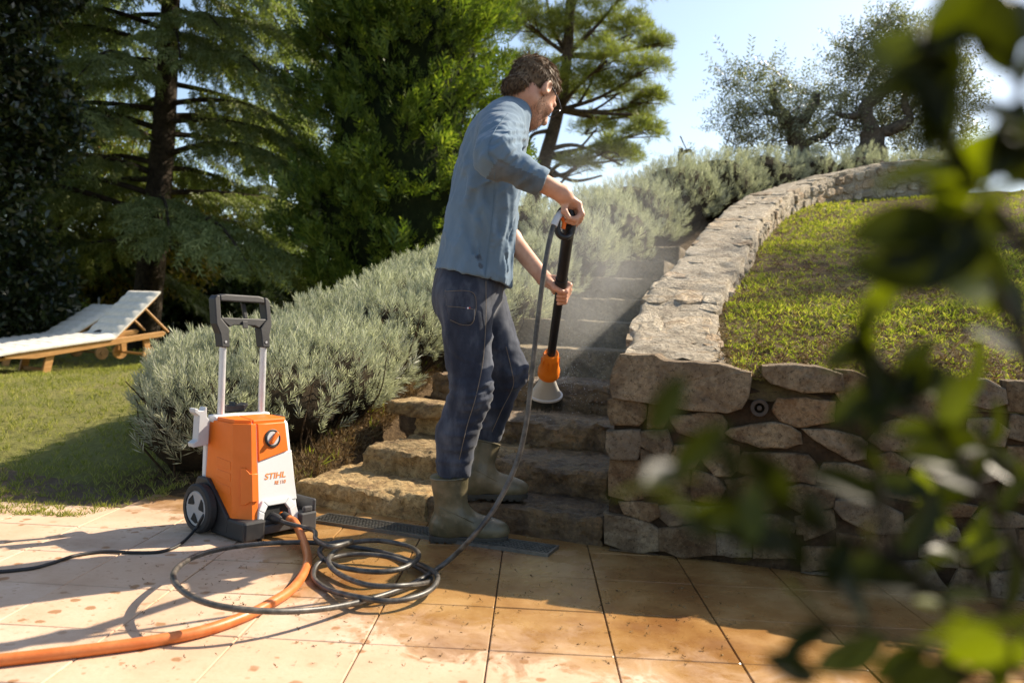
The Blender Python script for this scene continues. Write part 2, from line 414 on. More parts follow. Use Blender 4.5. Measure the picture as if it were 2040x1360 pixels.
# ---- patio: grout bed and tiles
def tile_mat():
    m = Mat("terracotta tile"); co = m.coord(); oi = m.new("ShaderNodeObjectInfo").outputs['Random']
    n = m.noise(5, 6, .6, co); n2 = m.noise(60, 5, .7, co)
    dry = m.ramp(n, [(.36, (.46, .305, .205)), (.5, (.55, .39, .275)), (.64, (.60, .45, .335))])
    dry = m.mix(m.math('MULTIPLY', oi, .6), dry, (.55, .36, .225))
    dry = m.mix(m.ramp(n2, [(.5, (0,) * 3), (.75, (.35,) * 3)]), dry, (.44, .28, .165))
    wet = m.ramp(m.noise(3.0, 6, .65, co), [(.36, (.21, .093, .028)), (.5, (.31, .16, .052)), (.64, (.41, .24, .095))])
    # wet zone measured from the foot of the steps, with a ragged drying edge
    sep = m.new("ShaderNodeSeparateXYZ"); m.link(co, sep.inputs[0]); x, y = sep.outputs[0], sep.outputs[1]
    s = m.math('ADD', m.math('MULTIPLY', m.math('SUBTRACT', x, float(S0[0])), float(SD[0])), m.math('MULTIPLY', m.math('SUBTRACT', y, float(S0[1])), float(SD[1])))
    mr = m.new("ShaderNodeMapRange"); mr.interpolation_type = 'SMOOTHSTEP'; m.link(x, mr.inputs[0]); mr.inputs[1].default_value = -1.25; mr.inputs[2].default_value = -.3; mr.inputs[3].default_value = .40; mr.inputs[4].default_value = 1.12
    w = m.math('ADD', s, mr.outputs[0])
    w = m.math('ADD', w, m.math('MULTIPLY', m.math('SUBTRACT', m.noise(7, 8, .72, co, .8), .5), .9))
    wm = m.ramp(w, [(-.0, (0,) * 3), (.08, (.55,) * 3), (.3, (1,) * 3)])
    # splash drops on the dry tiles
    d1 = m.vor(14, co); d1 = m.math('ADD', d1, m.math('MULTIPLY', m.math('SUBTRACT', m.noise(30, 4, .6, co), .5), .5))
    sp = m.ramp(d1, [(.17, (.85,) * 3), (.21, (0,) * 3)])
    d2 = m.vor(38, co); d2 = m.math('ADD', d2, m.math('MULTIPLY', m.math('SUBTRACT', m.noise(60, 4, .6, co), .5), .5))
    sp2 = m.ramp(d2, [(.15, (.75,) * 3), (.21, (0,) * 3)])
    gate = m.ramp(m.noise(4, 4, .6, co), [(.36, (0,) * 3), (.5, (1,) * 3)])
    spm = m.math('MAXIMUM', m.math('MULTIPLY', sp, gate), m.math('MULTIPLY', sp2, m.ramp(m.noise(2.5, 4, .6, co), [(.4, (0,) * 3), (.6, (1,) * 3)])))
    c = m.mix(spm, dry, (.31, .15, .06)); c = m.mix(wm, c, wet)
    c = m.mix(m.ramp(m.noise(22, 8, .8, co), [(.66, (0,) * 3), (.74, (.6,) * 3)]), c, (.13, .07, .035))
    m.color(c); m.set(Roughness=m.mix(wm, m.mix(spm, (.75,) * 3, (.5,) * 3), m.ramp(m.noise(9, 5, .6, co), [(.35, (.16,) * 3), (.65, (.42,) * 3)])), Specular_IOR_Level=.45)
    m.bump(m.math('ADD', n2, m.math('MULTIPLY', n, 1.5)), .18, .006); return m.m
M_tile = tile_mat()
M_grout = soil_mat("grout", (.13, .09, .06), (.22, .155, .105), (.32, .24, .17))
patio = obj("patio", np.array([(-9, -6, -.006), (9, -6, -.006), (9, 3.9, -.006), (-9, 3.9, -.006)]), np.array([[0, 1, 2, 3]]), M_grout)
tag(patio, "terracotta tiled patio at the foot of the steps", None, kind="structure")
TR = rad(-1.5); T0 = np.array([-.016, 2.234])
def tile_mesh():
    b = MB(); b.box((0, 0, -.012), (.2965, .2965, .024), bev=.0018); return mk_mesh("tile", np.array(b.v), b.f)
_tm = tile_mesh(); _tm.materials.append(M_tile)
for i in range(-12, 12):
    for j in range(-3, 5):
        cx, cy = (i + .5) * .30, (j + .5) * .30
        x = T0[0] + cx * math.cos(TR) - cy * math.sin(TR); y = T0[1] + cx * math.sin(TR) + cy * math.cos(TR)
        if np.dot(np.array([x, y]) - S0, SD) > .25 and x > -1.2: continue
        if np.dot(np.array([x, y]) - S0, EN) > .3: continue
        o = bpy.data.objects.new("tile", _tm); COL.objects.link(o); o.parent = patio
        o.location = (x, y, random.uniform(0, .0012)); o.rotation_euler = (random.gauss(0, .0025), random.gauss(0, .0025), TR + random.gauss(0, .002))

# ---- rough stone block
def rough_block(quad, z0, z1, res=.03, amp=.012, seed=0, rnd=.02, chip=.03, tilt=0.0):
    q = [np.asarray(p, float) for p in quad]; a = np.linalg.norm(q[1] - q[0]); b = np.linalg.norm(q[3] - q[0]); c = z1 - z0
    dim = np.array([a, b, c]); n = np.maximum(2, np.ceil(dim / res)).astype(int)
    I = np.stack(np.meshgrid(*[np.arange(k + 1) for k in n], indexing='ij'), -1)
    on = ((I == 0) | (I == n)).any(-1); idx = -np.ones(on.shape, int); idx[on] = np.arange(on.sum())
    P = I[on] / n * dim; r = min(rnd, dim.min() * .45)
    Q = np.clip(P, r, dim - r); d = P - Q; L = np.linalg.norm(d, axis=1, keepdims=True); P = np.where(L > 1e-9, Q + d / np.maximum(L, 1e-9) * r, P)
    uv = P[:, :2] / dim[:2]; u, v = uv[:, :1], uv[:, 1:]
    XY = (1 - u) * (1 - v) * q[0] + u * (1 - v) * q[1] + u * v * q[2] + (1 - u) * v * q[3]
    W = np.concatenate([XY, z0 + P[:, 2:]], 1)
    cen = np.append(np.mean(q, 0), (z0 + z1) / 2)
    W = W + amp * vfbm(W * 7, 3, seed) + amp * .8 * vfbm(W * 24, 3, seed + 5) + amp * .5 * vfbm(W * 60, 2, seed + 15)
    sidef = (P[:, 2] < c - r * .5)[:, None]; outw = np.concatenate([nrm(XY - cen[:2]), np.zeros((len(W), 1))], 1); strat = fbm(W * np.array([4, 4, 34.]), 3, seed + 7)
    W = W + sidef * outw * (amp * .9 * (1 - 2 * np.abs(strat)))[:, None]
    # chipped front and top edges
    e = np.clip(1 - (np.minimum(P[:, 1], b - P[:, 1]) + (c - P[:, 2])) / .12, 0, 1)
    ch = np.clip(fbm(W * 9, 4, seed + 9) - .02, 0, 1) * e; inw = nrm(np.stack([cen[0] - W[:, 0], cen[1] - W[:, 1], -np.full(len(W), .35)], 1))
    fwd = nrm(q[3] - q[0]); inw = np.stack([np.full(len(W), fwd[0]), np.full(len(W), fwd[1]), np.full(len(W), -.9)], 1)
    W = W + inw * (ch * chip * 2.2)[:, None]
    W[:, 2] += tilt * (u[:, 0] - .5)
    Fc = []
    for ax in range(3):
        b1, c1 = (ax + 1) % 3, (ax + 2) % 3
        for side in (0, n[ax]):
            j, k = np.meshgrid(np.arange(n[b1]), np.arange(n[c1]), indexing='ij'); j = j.ravel(); k = k.ravel()
            def ix(dj, dk):
                t = np.zeros((len(j), 3), int); t[:, ax] = side; t[:, b1] = j + dj; t[:, c1] = k + dk; return idx[t[:, 0], t[:, 1], t[:, 2]]
            f = np.stack([ix(0, 0), ix(1, 0), ix(1, 1), ix(0, 1)], 1); Fc.append(f if side else f[:, ::-1])
    return W, np.concatenate(Fc)
def lerp(a, b, t): return np.asarray(a) + (np.asarray(b) - np.asarray(a)) * t
# ---- stairs
stairs = empty("stone_stairs", (-.2, 3.2, 0)); tag(stairs, "rustic stone garden steps climbing between lavender and stone wall", "stairs")
def child(o, par):
    o.parent = par; o.matrix_parent_inverse = Matrix.Translation(par.location).inverted(); return o
STEPS = [((-.86, 3.37), (.345, 2.905), .105), ((-.63, 3.64), (.40, 3.21), .215), ((-.47, 4.12), (.46, 3.74), .335), ((-.44, 4.62), (.52, 4.23), .482),
         ((-.36, 5.20), (.66, 4.80), .655), ((-.25, 5.78), (.80, 5.38), .83), ((-.12, 6.36), (.97, 5.96), 1.01), ((.05, 6.96), (1.13, 6.56), 1.20), ((.22, 7.56), (1.30, 7.16), 1.40), ((.40, 8.2), (1.55, 7.8), 1.60)]
for k, (L, R_, z) in enumerate(STEPS):
    zb = -.02 if k == 0 else STEPS[k - 1][2] - .05
    dep = .62 if k < 9 else 1.2
    cuts = {0: [0, .46, 1], 1: [0, .55, 1], 2: [0, .30, 1], 3: [0, .5, 1], 4: [0, .62, 1]}.get(k, [0, 1])
    for j in range(len(cuts) - 1):
        a = lerp(L, R_, cuts[j] + (.004 if j else 0)); b = lerp(L, R_, cuts[j + 1] - (.004 if j < len(cuts) - 2 else 0))
        jit = SD * random.uniform(-.012, .012)
        W, Fc = rough_block([a + jit, b + jit, b + SD * dep, a + SD * dep], zb, z + random.uniform(-.006, .006), res=.0145 if k < 4 else .026, amp=.014 if k < 4 else .009, seed=20 * k + 3 * j, rnd=.007, chip=.026 if k < 4 else .012)
        mt = M_stepg if k > 3 else (M_step if (j == 0 and k < 3) else M_stepw)
        so = obj("step", W, Fc, mt, None, smooth=True); so.data.set_sharp_from_angle(angle=rad(38)); child(so, stairs)
# loose flat stone at the left end of the third step
W, Fc = rough_block([(-.62, 4.10), (-.30, 3.98), (-.22, 4.2), (-.54, 4.32)], .30, .375, .025, .012, 77, .016, .02); child(obj("step", W, Fc, M_step, None, True), stairs)

# ---- drain grate at the foot of the steps
M_steel = simple("galvanised steel", (.17, .16, .14), .45, .25, 40, .2, .8)
g0, g1, g2 = gnd(617, 1040), gnd(1092, 1110), gnd(660, 1023)
gd = nrm((g1 - g0)[:2]); gp = np.array([-gd[1], gd[0]]); gl = np.linalg.norm((g1 - g0)[:2]); gw = .125
grate = empty("drain_grate", (g0[0], g0[1], .006), math.atan2(gd[1], gd[0])); tag(grate, "steel drain grate set in the tiles along the bottom step", "grate")
b = MB(); b.box((gl / 2, .004, 0), (gl, .008, .012)); b.box((gl / 2, gw - .004, 0), (gl, .008, .012)); b.box((.004, gw / 2, 0), (.008, gw - .016, .012)); b.box((gl - .004, gw / 2, 0), (.008, gw - .016, .012))
b.build("frame", M_steel, grate)
b = MB(); b.box((gl / 2, gw / 2, -.0035), (gl - .01, gw - .01, .003)); b.build("drain_shade", simple("drain shade black", (.012, .01, .008), .6, .2), grate)  # near-black sheet under the bars, shade of the drain put in as colour
_bm = MB(); _bm.box((0, 0, 0), (.0035, gw - .018, .008)); _bar = mk_mesh("bar", np.array(_bm.v), _bm.f); _bar.materials.append(M_steel)
_nb = int(gl / .0135)
for i in range(1, _nb):
    o = obj_me("bar", _bar, None, grate); o.location = (i * gl / _nb, gw / 2, .0005); o.rotation_euler = (0, 0, rad(-8))
for i in range(1, 6):
    b = MB(); b.box((gl / 2, gw * i / 6, .004), (gl - .02, .0022, .004)); b.build("cross_rod", M_steel, grate)

# ---- retaining wall right of the steps
WA = np.array([.37, 2.88]); WD = nrm(np.array([.955, -.297])); WN = np.array([-WD[1], WD[0]])   # WN points back into the bank
if WN[1] < 0: WN = -WN
wall = empty("retaining_wall", (WA[0], WA[1], 0)); tag(wall, "dry stone retaining wall of brown blocks holding the grass bank", "wall")
W, Fc = rough_block([WA + WN * .012, WA + WD * 3.4 + WN * .012, WA + WD * 3.4 + WN * .4, WA + WN * .4], -.02, .60, .045, .012, 5, .02, .02)
child(obj("wall_core", W, Fc, M_mortar, None, True), wall)
def c_scale(O):
    c = O.mean(0); d = O - c; L = np.linalg.norm(d, axis=1, keepdims=True); return c + d * (1 + .0075 / np.maximum(L, .02))
def stone_geo(P2, seed, proud, back=.06, jag=.0055):
    """P2: outline (n,2) in wall coordinates (along, up) -> ringed stone facing -WN"""
    P2 = np.asarray(P2, float)
    ar = np.sum(P2[:, 0] * np.roll(P2[:, 1], -1) - np.roll(P2[:, 0], -1) * P2[:, 1])
    if ar < 0: P2 = P2[::-1]
    per = np.concatenate([P2, P2[:1]]); seg = np.linalg.norm(np.diff(per, axis=0), axis=1); cum = np.concatenate([[0], np.cumsum(seg)])
    n = int(np.clip(cum[-1] / .022, 14, 44)); tt = np.sort(np.concatenate([np.linspace(0, cum[-1], n, endpoint=False), cum[1:-1] + 1e-4])); n = len(tt)
    O = np.stack([np.interp(tt, cum, per[:, k]) for k in (0, 1)], 1)
    O = c_scale(O); c = O.mean(0)
    O = O + jag * np.stack([fbm(np.c_[O * 30, np.full(n, seed)], 3, seed), fbm(np.c_[O * 30, np.full(n, seed + 9)], 3, seed + 1)], 1)
    V = []; size = math.sqrt(abs(ar) / 2); bw = min(.005, size * .07)
    rg = []
    for sc, dp in ((0, back), (0, .004 + bw * .8), (bw * .45, bw * .15), (bw * 1.5, -.002)):
        d = np.linalg.norm(O - c, axis=1, keepdims=True); Q = c + (O - c) * (1 - np.minimum(sc / np.maximum(d, 1e-6), .6)); rg.append((Q, dp))
    for fr in (.55, .25): rg.append((c + (O - c) * fr, -.003))
    for Q, dp in rg:
        w = dp - proud + (.008 * fbm(np.c_[Q * 13, np.full(n, seed * 3.1)], 3, seed) + .009 * fbm(np.c_[Q * 30, np.full(n, seed * 1.1)], 3, seed + 3)) * (0 if dp == back else 1)
        w = np.full(n, back) if dp == back else w
        V.append(np.c_[Q, w])
    V.append(np.array([[c[0], c[1], -.004 - proud]])); V = np.concatenate(V); F4 = []
    for r in range(len(rg) - 1):
        for i in range(n):
            j = (i + 1) % n; F4.append((r * n + i, r * n + j, (r + 1) * n + j, (r + 1) * n + i))
    L = (len(rg) - 1) * n
    for i in range(n): F4.append((L + i, L + (i + 1) % n, len(V) - 1))
    return V, F4
def wall_xyz(V): return np.stack([WA[0] + V[:, 0] * WD[0] + V[:, 2] * WN[0], WA[1] + V[:, 0] * WD[1] + V[:, 2] * WN[1], V[:, 1]], 1)
Z1 = lambda q: (1200 + q[0] / 3.091, 680 + q[1] / 3.091)
Z2 = lambda q: (1600 + q[0] / 2.43, 680 + q[1] / 2.43)
ST1 = [[(120,80),(330,90),(390,130),(700,140),(905,190),(890,330),(850,400),(760,430),(560,415),(300,370),(80,345),(60,290),(75,180)],
 [(45,360),(160,355),(270,390),(260,470),(215,510),(60,505),(40,440)],[(295,400),(370,390),(395,480),(370,525),(280,530)],
 [(425,460),(560,455),(640,445),(720,460),(755,500),(750,580),(690,620),(640,615),(560,580),(470,555),(430,490)],
 [(755,560),(800,530),(990,510),(1040,500),(1150,520),(1210,560),(1222,625),(1120,655),(960,635),(820,600)],
 [(1050,420),(1090,350),(1250,360),(1422,370),(1422,490),(1200,520),(1110,490)],
 [(1000,150),(1150,150),(1300,165),(1470,195),(1480,300),(1400,315),(1230,300),(1050,260),(1000,210)],
 [(35,555),(220,550),(240,620),(210,720),(60,710),(35,650)],[(615,650),(700,630),(830,650),(835,770),(790,820),(690,820),(640,750),(610,690)],
 [(840,730),(880,680),(1000,690),(1260,700),(1325,780),(1300,870),(1200,860),(1050,840),(850,800)],
 [(450,640),(590,650),(600,700),(560,770),(470,780),(430,720)],[(250,560),(390,550),(430,640),(410,710),(250,640)],[(240,660),(400,720),(450,790),(420,830),(250,800)],
 [(50,740),(230,735),(240,960),(150,970),(45,940)],[(250,830),(430,850),(520,800),(550,860),(530,980),(420,960),(260,950)],[(560,800),(690,840),(750,900),(700,990),(555,960)],
 [(760,860),(900,840),(1050,890),(1065,1000),(930,1050),(800,1010)],[(1095,900),(1230,890),(1420,910),(1420,1010),(1240,1050),(1100,980)],
 [(110,990),(330,1000),(350,1070),(280,1100),(140,1060)],[(20,1060),(130,1080),(280,1120),(340,1150),(345,1280),(200,1290),(20,1240)],
 [(355,1150),(540,1150),(700,1185),(690,1300),(500,1315),(355,1275)],[(360,1010),(560,1020),(580,1110),(420,1130),(360,1090)],[(590,1020),(760,1030),(900,1080),(880,1160),(720,1150),(600,1110)],
 [(715,1185),(900,1190),(920,1320),(710,1310)],[(920,1070),(1080,1080),(1180,1120),(1170,1170),(930,1160)],[(935,1190),(1150,1190),(1180,1330),(940,1320)],[(1195,1080),(1300,1060),(1300,1180),(1200,1180)],[(60,1300),(340,1310),(330,1345),(60,1335)]]
ST2 = [[(0,425),(110,430),(270,460),(300,490),(300,560),(230,570),(160,530),(60,480)],[(70,650),(110,590),(210,600),(350,625),(330,730),(200,700),(80,680)],
 [(165,140),(250,150),(330,190),(330,300),(200,290),(165,250)],[(480,200),(600,195),(690,240),(680,330),(630,400),(520,380),(400,330),(380,240)],[(740,200),(880,190),(970,230),(980,300),(900,320),(800,300)],
 [(990,200),(1110,200),(1110,335),(1000,330)],[(390,400),(480,380),(560,420),(600,480),(520,530),(400,520),(320,480)],[(810,380),(920,380),(990,430),(970,500),(850,490),(800,440)],[(1010,360),(1120,370),(1120,480),(1000,460)],
 [(525,600),(600,535),(700,540),(790,600),(760,670),(700,695),(600,650)],[(800,510),(880,510),(980,570),(960,660),(850,680),(790,610)],[(350,670),(420,655),(560,670),(665,710),(640,755),(540,770),(400,740)],
 [(990,690),(1110,690),(1110,785),(970,750)],[(1000,510),(1120,520),(1120,660),(1000,650)],[(160,770),(330,770),(470,830),(480,915),(350,920),(200,860),(155,810)],[(490,880),(560,840),(640,860),(740,900),(760,960),(640,950),(490,920)],
 [(560,810),(690,770),(830,800),(800,845),(690,835)],[(820,850),(920,800),(1100,860),(1100,900),(900,890)],[(895,920),(1020,910),(1030,1080),(960,1100),(890,1020)],[(575,990),(640,980),(740,1020),(750,1090),(660,1075),(570,1040)],
 [(470,1070),(590,1060),(640,1130),(700,1200),(660,1250),(520,1240),(440,1150)],[(760,1100),(870,1110),(890,1240),(800,1250),(710,1190)],[(310,940),(470,940),(470,1040),(330,1050)],[(170,930),(300,950),(310,1060),(180,1070)],
 [(160,1090),(300,1080),(420,1110),(430,1220),(200,1220)],[(0,710),(150,715),(140,790),(0,800)],[(0,1000),(150,1000),(150,1090),(0,1110)],[(0,1130),(140,1120),(140,1220),(0,1220)],[(0,830),(140,820),(150,900),(10,960)],
 [(770,960),(880,930),(880,1080),(770,1080)],[(330,560),(430,540),(510,590),(480,640),(360,640)],[(1045,920),(1110,920),(1110,1090),(1045,1090)],[(910,1120),(1110,1110),(1110,1250),(920,1250)]]
pl_o = np.array([WA[0], WA[1], 0.]); pl_n = np.array([WN[0], WN[1], 0.])
k = 0
for Z, lst in ((Z1, ST1), (Z2, ST2)):
    for poly in lst:
        P2 = []
        for q in poly:
            w = onplane(*Z(q), pl_o, pl_n); P2.append((np.dot(w[:2] - WA, WD), w[2]))
        P2 = np.array(P2); P2[:, 1] = np.maximum(P2[:, 1], .004)
        V, Fc = stone_geo(P2, k + 3, random.uniform(.0, .016) + (.012 if k == 0 else 0), .30 if k in (0, 6) else .08)
        o = obj("stone", wall_xyz(V), Fc, M_wall, None, True); o.data.set_sharp_from_angle(angle=rad(24)); child(o, wall); k += 1
for r in range(5):                                             # the wall goes on to the right
    x0 = 1.78 + random.uniform(0, .06)
    while x0 < 3.3:
        wd = random.uniform(.12, .24); z0 = .02 + r * .128; hh = random.uniform(.09, .118)
        P2 = [(x0, z0), (x0 + wd * .5, z0 - random.uniform(0, .01)), (x0 + wd - .02, z0), (x0 + wd - .015, z0 + hh * .6), (x0 + wd - .03, z0 + hh), (x0 + wd * .4, z0 + hh * 1.05), (x0 + .01, z0 + hh * .9)]
        V, Fc = stone_geo(P2, k + 3, random.uniform(0, .02)); child(obj("stone", wall_xyz(V), Fc, M_wall, None, True), wall); x0 += wd; k += 1
# drain pipe end between the stones
pc = onplane(1513, 812, pl_o, pl_n); Rp = frame_z(np.array([-WN[0], -WN[1], 0]))
b = MB(); b.lathe([(.017, -.05), (.017, .012), (.028, .014), (.0295, .008), (.0295, -.05)], 20, pc, Rp); b.lathe([(.008, -.02), (.008, .016), (.004, .017)], 12, pc, Rp)
child(b.build("drain_pipe", simple("rusty pipe", (.05, .036, .026), .9, .3, 60), None, True), wall)

# ---- sloping wall beside the steps
RP = np.array([(.405, 2.98, .672), (.455, 3.25, .745), (.585, 3.8, .915), (.745, 4.26, 1.05), (.92, 4.7, 1.18), (1.18, 5.4, 1.40), (1.48, 6.2, 1.635), (1.85, 7.05, 1.90), (2.32, 7.85, 2.16), (2.95, 8.5, 2.42), (3.7, 8.85, 2.62), (4.55, 8.95, 2.70)])
RS = spline(RP, 14)
def ramp_frames(S):
    T = nrm(np.gradient(S, axis=0)); Th = nrm(T * np.array([1, 1, 0])); Nn = np.stack([Th[:, 1], -Th[:, 0], 0 * Th[:, 0]], 1); return Th, Nn
_, RNn = ramp_frames(RS)
ramp = empty("sloping_wall", (.405, 2.98, 0)); tag(ramp, "low curved stone wall with mortared cap climbing beside the steps", "wall")
RW = .37
prof = [(0, -.75), (0, -.45), (-.004, -.2), (0, -.06), (.012, -.01)] + [(x, .0) for x in np.linspace(.035, RW - .035, 11)] + [(RW - .012, -.01), (RW, -.06), (RW + .004, -.16), (RW, -.3), (RW, -.55)]
V = np.stack([RS + RNn * a + np.array([0, 0, c]) for a, c in prof], 1)
sh = V.shape; V = V.reshape(-1, 3); pr = np.tile(np.array([q[1] for q in prof]), sh[0])
V = V + (.018 * vfbm(V * 5, 3, 61) + .014 * vfbm(V * 19, 3, 62))
V[:, 2] += np.where(pr > -.02, .026 * np.abs(fbm(V * 12, 3, 63)), 0)
Fc = grid_faces(sh[0], sh[1])[:, ::-1]
child(obj("wall_core", V, Fc, M_cap, None, True), ramp)
arc = np.concatenate([[0], np.cumsum(np.linalg.norm(np.diff(RS, axis=0), axis=1))])
def on_ramp(s, a):
    p = np.array([np.interp(s, arc, RS[:, k]) for k in range(3)]); n = np.array([np.interp(s, arc, RNn[:, k]) for k in range(3)]); p2 = np.array([np.interp(s + .05, arc, RS[:, k]) for k in range(3)])
    return p + n * a, nrm(p2 - p + 1e-9), nrm(n)
def slab(c, u, v, w, lu, lv, thick, seed, mat, par, name="cap_stone"):
    n = 9; rg = np.random.default_rng(seed); ang = np.sort((np.arange(n) + rg.uniform(-.3, .3, n)) * 2 * math.pi / n)
    sq = 1 / np.maximum(np.abs(np.cos(ang)), np.abs(np.sin(ang))); rr = (.6 * sq + .4) * rg.uniform(.82, 1.0, n)
    O = np.stack([np.cos(ang) * rr * lu / 2, np.sin(ang) * rr * lv / 2], 1); V = []
    for sc, h_ in ((1.0, -.02), (1.0, thick * .55), (.9, thick), (.45, thick * rg.uniform(.85, 1.25))):
        for q in O * sc: V.append(c + u * q[0] + v * q[1] + w * (h_ + rg.normal(0, .0025)))
    V.append(c + w * thick * 1.05); F4 = []
    for r in range(3):
        for i in range(n): j = (i + 1) % n; F4.append((r * n + i, r * n + j, (r + 1) * n + j, (r + 1) * n + i))
    for i in range(n): F4.append((3 * n + i, 3 * n + (i + 1) % n, 4 * n))
    child(obj(name, np.array(V), F4, mat, None, False), par)
sd = 500; s_ = .07
while s_ < arc[-1] - .1:
    ln = random.uniform(.16, .30); a0 = .0
    while a0 < RW - .06:
        wd = min(random.uniform(.13, .3), RW - a0); c, u, v = on_ramp(s_ + random.uniform(-.025, .025), a0 + wd / 2); w = nrm(np.cross(v, u)); w = w if w[2] > 0 else -w
        if random.random() < .8: slab(c + np.array([0, 0, .0]), u, v, w, ln * random.uniform(.9, 1.12), wd * 1.08, random.uniform(.003, .013), sd, M_cap, ramp)
        sd += 1; a0 += wd
    s_ += ln
s_ = .8
while s_ < arc[-1] - .1:                                        # stones of the face towards the bank
    ln = random.uniform(.13, .24); z0 = -.03
    while z0 > -.30:
        hh = random.uniform(.07, .12); c, u, v = on_ramp(s_, RW - .005); slab(c + np.array([0, 0, z0 - hh / 2]), u, np.array([0, 0, 1.]), v, ln * .95, hh * .95, random.uniform(.01, .035), sd, M_cap, ramp, "face_stone"); sd += 1; z0 -= hh
    s_ += ln

# ---- grass bank between the two walls
def bank_z(w): return .615 + .255 * w + .02 * np.sin(w * 1.3)
_w = np.concatenate([np.linspace(-.0, 1.0, 34), np.linspace(1.04, 7.2, 110)]); rw = (RS[:, :2] - WA) @ WN; rt = (RS[:, :2] - WA) @ WD
mono = np.maximum.accumulate(rw); t_l = np.interp(_w, mono + np.arange(len(mono)) * 1e-6, rt) + .15
_t = np.concatenate([np.linspace(0, 3, 70), np.linspace(3.1, 14, 40)])
T_ = t_l[:, None] + _t[None]; Wg = _w[:, None] + 0 * T_
BX = WA[0] + T_ * WD[0] + Wg * WN[0]; BY = WA[1] + T_ * WD[1] + Wg * WN[1]
BZ = bank_z(Wg) + .028 * fbm(np.stack([BX * 2, BY * 2, 0 * BX], -1), 3, 14) + .014 * fbm(np.stack([BX * 9, BY * 9, 0 * BX], -1), 3, 15) - .05 * sstep(.05, 0, Wg)
bank = obj("grass_bank", np.stack([BX, BY, BZ], -1).reshape(-1, 3), grid_faces(*BX.shape)[:, ::-1], M_bank, smooth=True); tag(bank, "sloping grass bank above the retaining wall", None, kind="structure")
# ================================================================== VEGETATION
def bark(name, a, b, scale=9):
    m = Mat(name); co = m.coord(); n = m.noise(scale, 7, .7, co, 1.2)
    m.color(m.ramp(n, [(.35, a), (.65, b)])).set(Roughness=.9, Specular_IOR_Level=.2); m.bump(n, 1.0, .04); return m.m
M_bark = bark("dark bark", (.018, .013, .009), (.075, .055, .038)); M_barkp = bark("pine bark", (.03, .02, .014), (.13, .085, .055)); M_olbark = bark("olive bark", (.05, .04, .03), (.17, .135, .10))
M_twig = bark("woody twigs", (.035, .022, .012), (.13, .08, .04), 30)

# ---- lavender
M_lav = leafmat("lavender leaves", (.27, .285, .20), (.45, .455, .345), (.68, .67, .55), .36, .6, .3, (1, 1.08, .75))
rr = np.random.default_rng(3); L_ = []
for i in range(18):
    h = .02 + .98 * i / 17; a = i * 2.4; e = .62 + .33 * h
    d = (math.cos(a) * (1.02 - e * .8), math.sin(a) * (1.02 - e * .8), e); L_.append(((0, 0, h * .66), d, .40 + .12 * rr.random() - .12 * h, .036, (math.sin(a), -math.cos(a), .3)))
LAVT = leafquads(L_)
def blob_pts(B, n_per_m2, shell=.10):
    """random points on the outside of a union of blobs B: (cx,cy,cz,rx,ry,rz)"""
    P = []; Nn = []; D = []
    for bi, (cx, cy, cz, rx, ry, rz) in enumerate(B):
        n = int(n_per_m2 * 4 * math.pi * ((rx * ry) ** 1.6 / 3 + (rx * rz) ** 1.6 / 3 + (ry * rz) ** 1.6 / 3) ** (1 / 1.6) * .72)
        d = nrm(G((n, 3))); d = d[d[:, 2] > -.45]; r = np.array([rx, ry, rz])
        lump = 1 + .26 * fbm(d * 3.4 + bi * 7, 3, 40) ; dep = RNG.random(len(d)) ** 1.6 * shell
        p = np.array([cx, cy, cz]) + d * r * lump[:, None]; nn = nrm(d / r)
        keep = np.ones(len(p), bool)
        for bj, q in enumerate(B):
            if bj == bi: continue
            k = (p - np.array(q[:3])) / np.array(q[3:]); keep &= (k * k).sum(1) > .86
        P.append(p[keep] - nn[keep] * dep[keep][:, None]); Nn.append(nn[keep]); D.append(dep[keep])
    return np.concatenate(P), np.concatenate(Nn), np.concatenate(D)
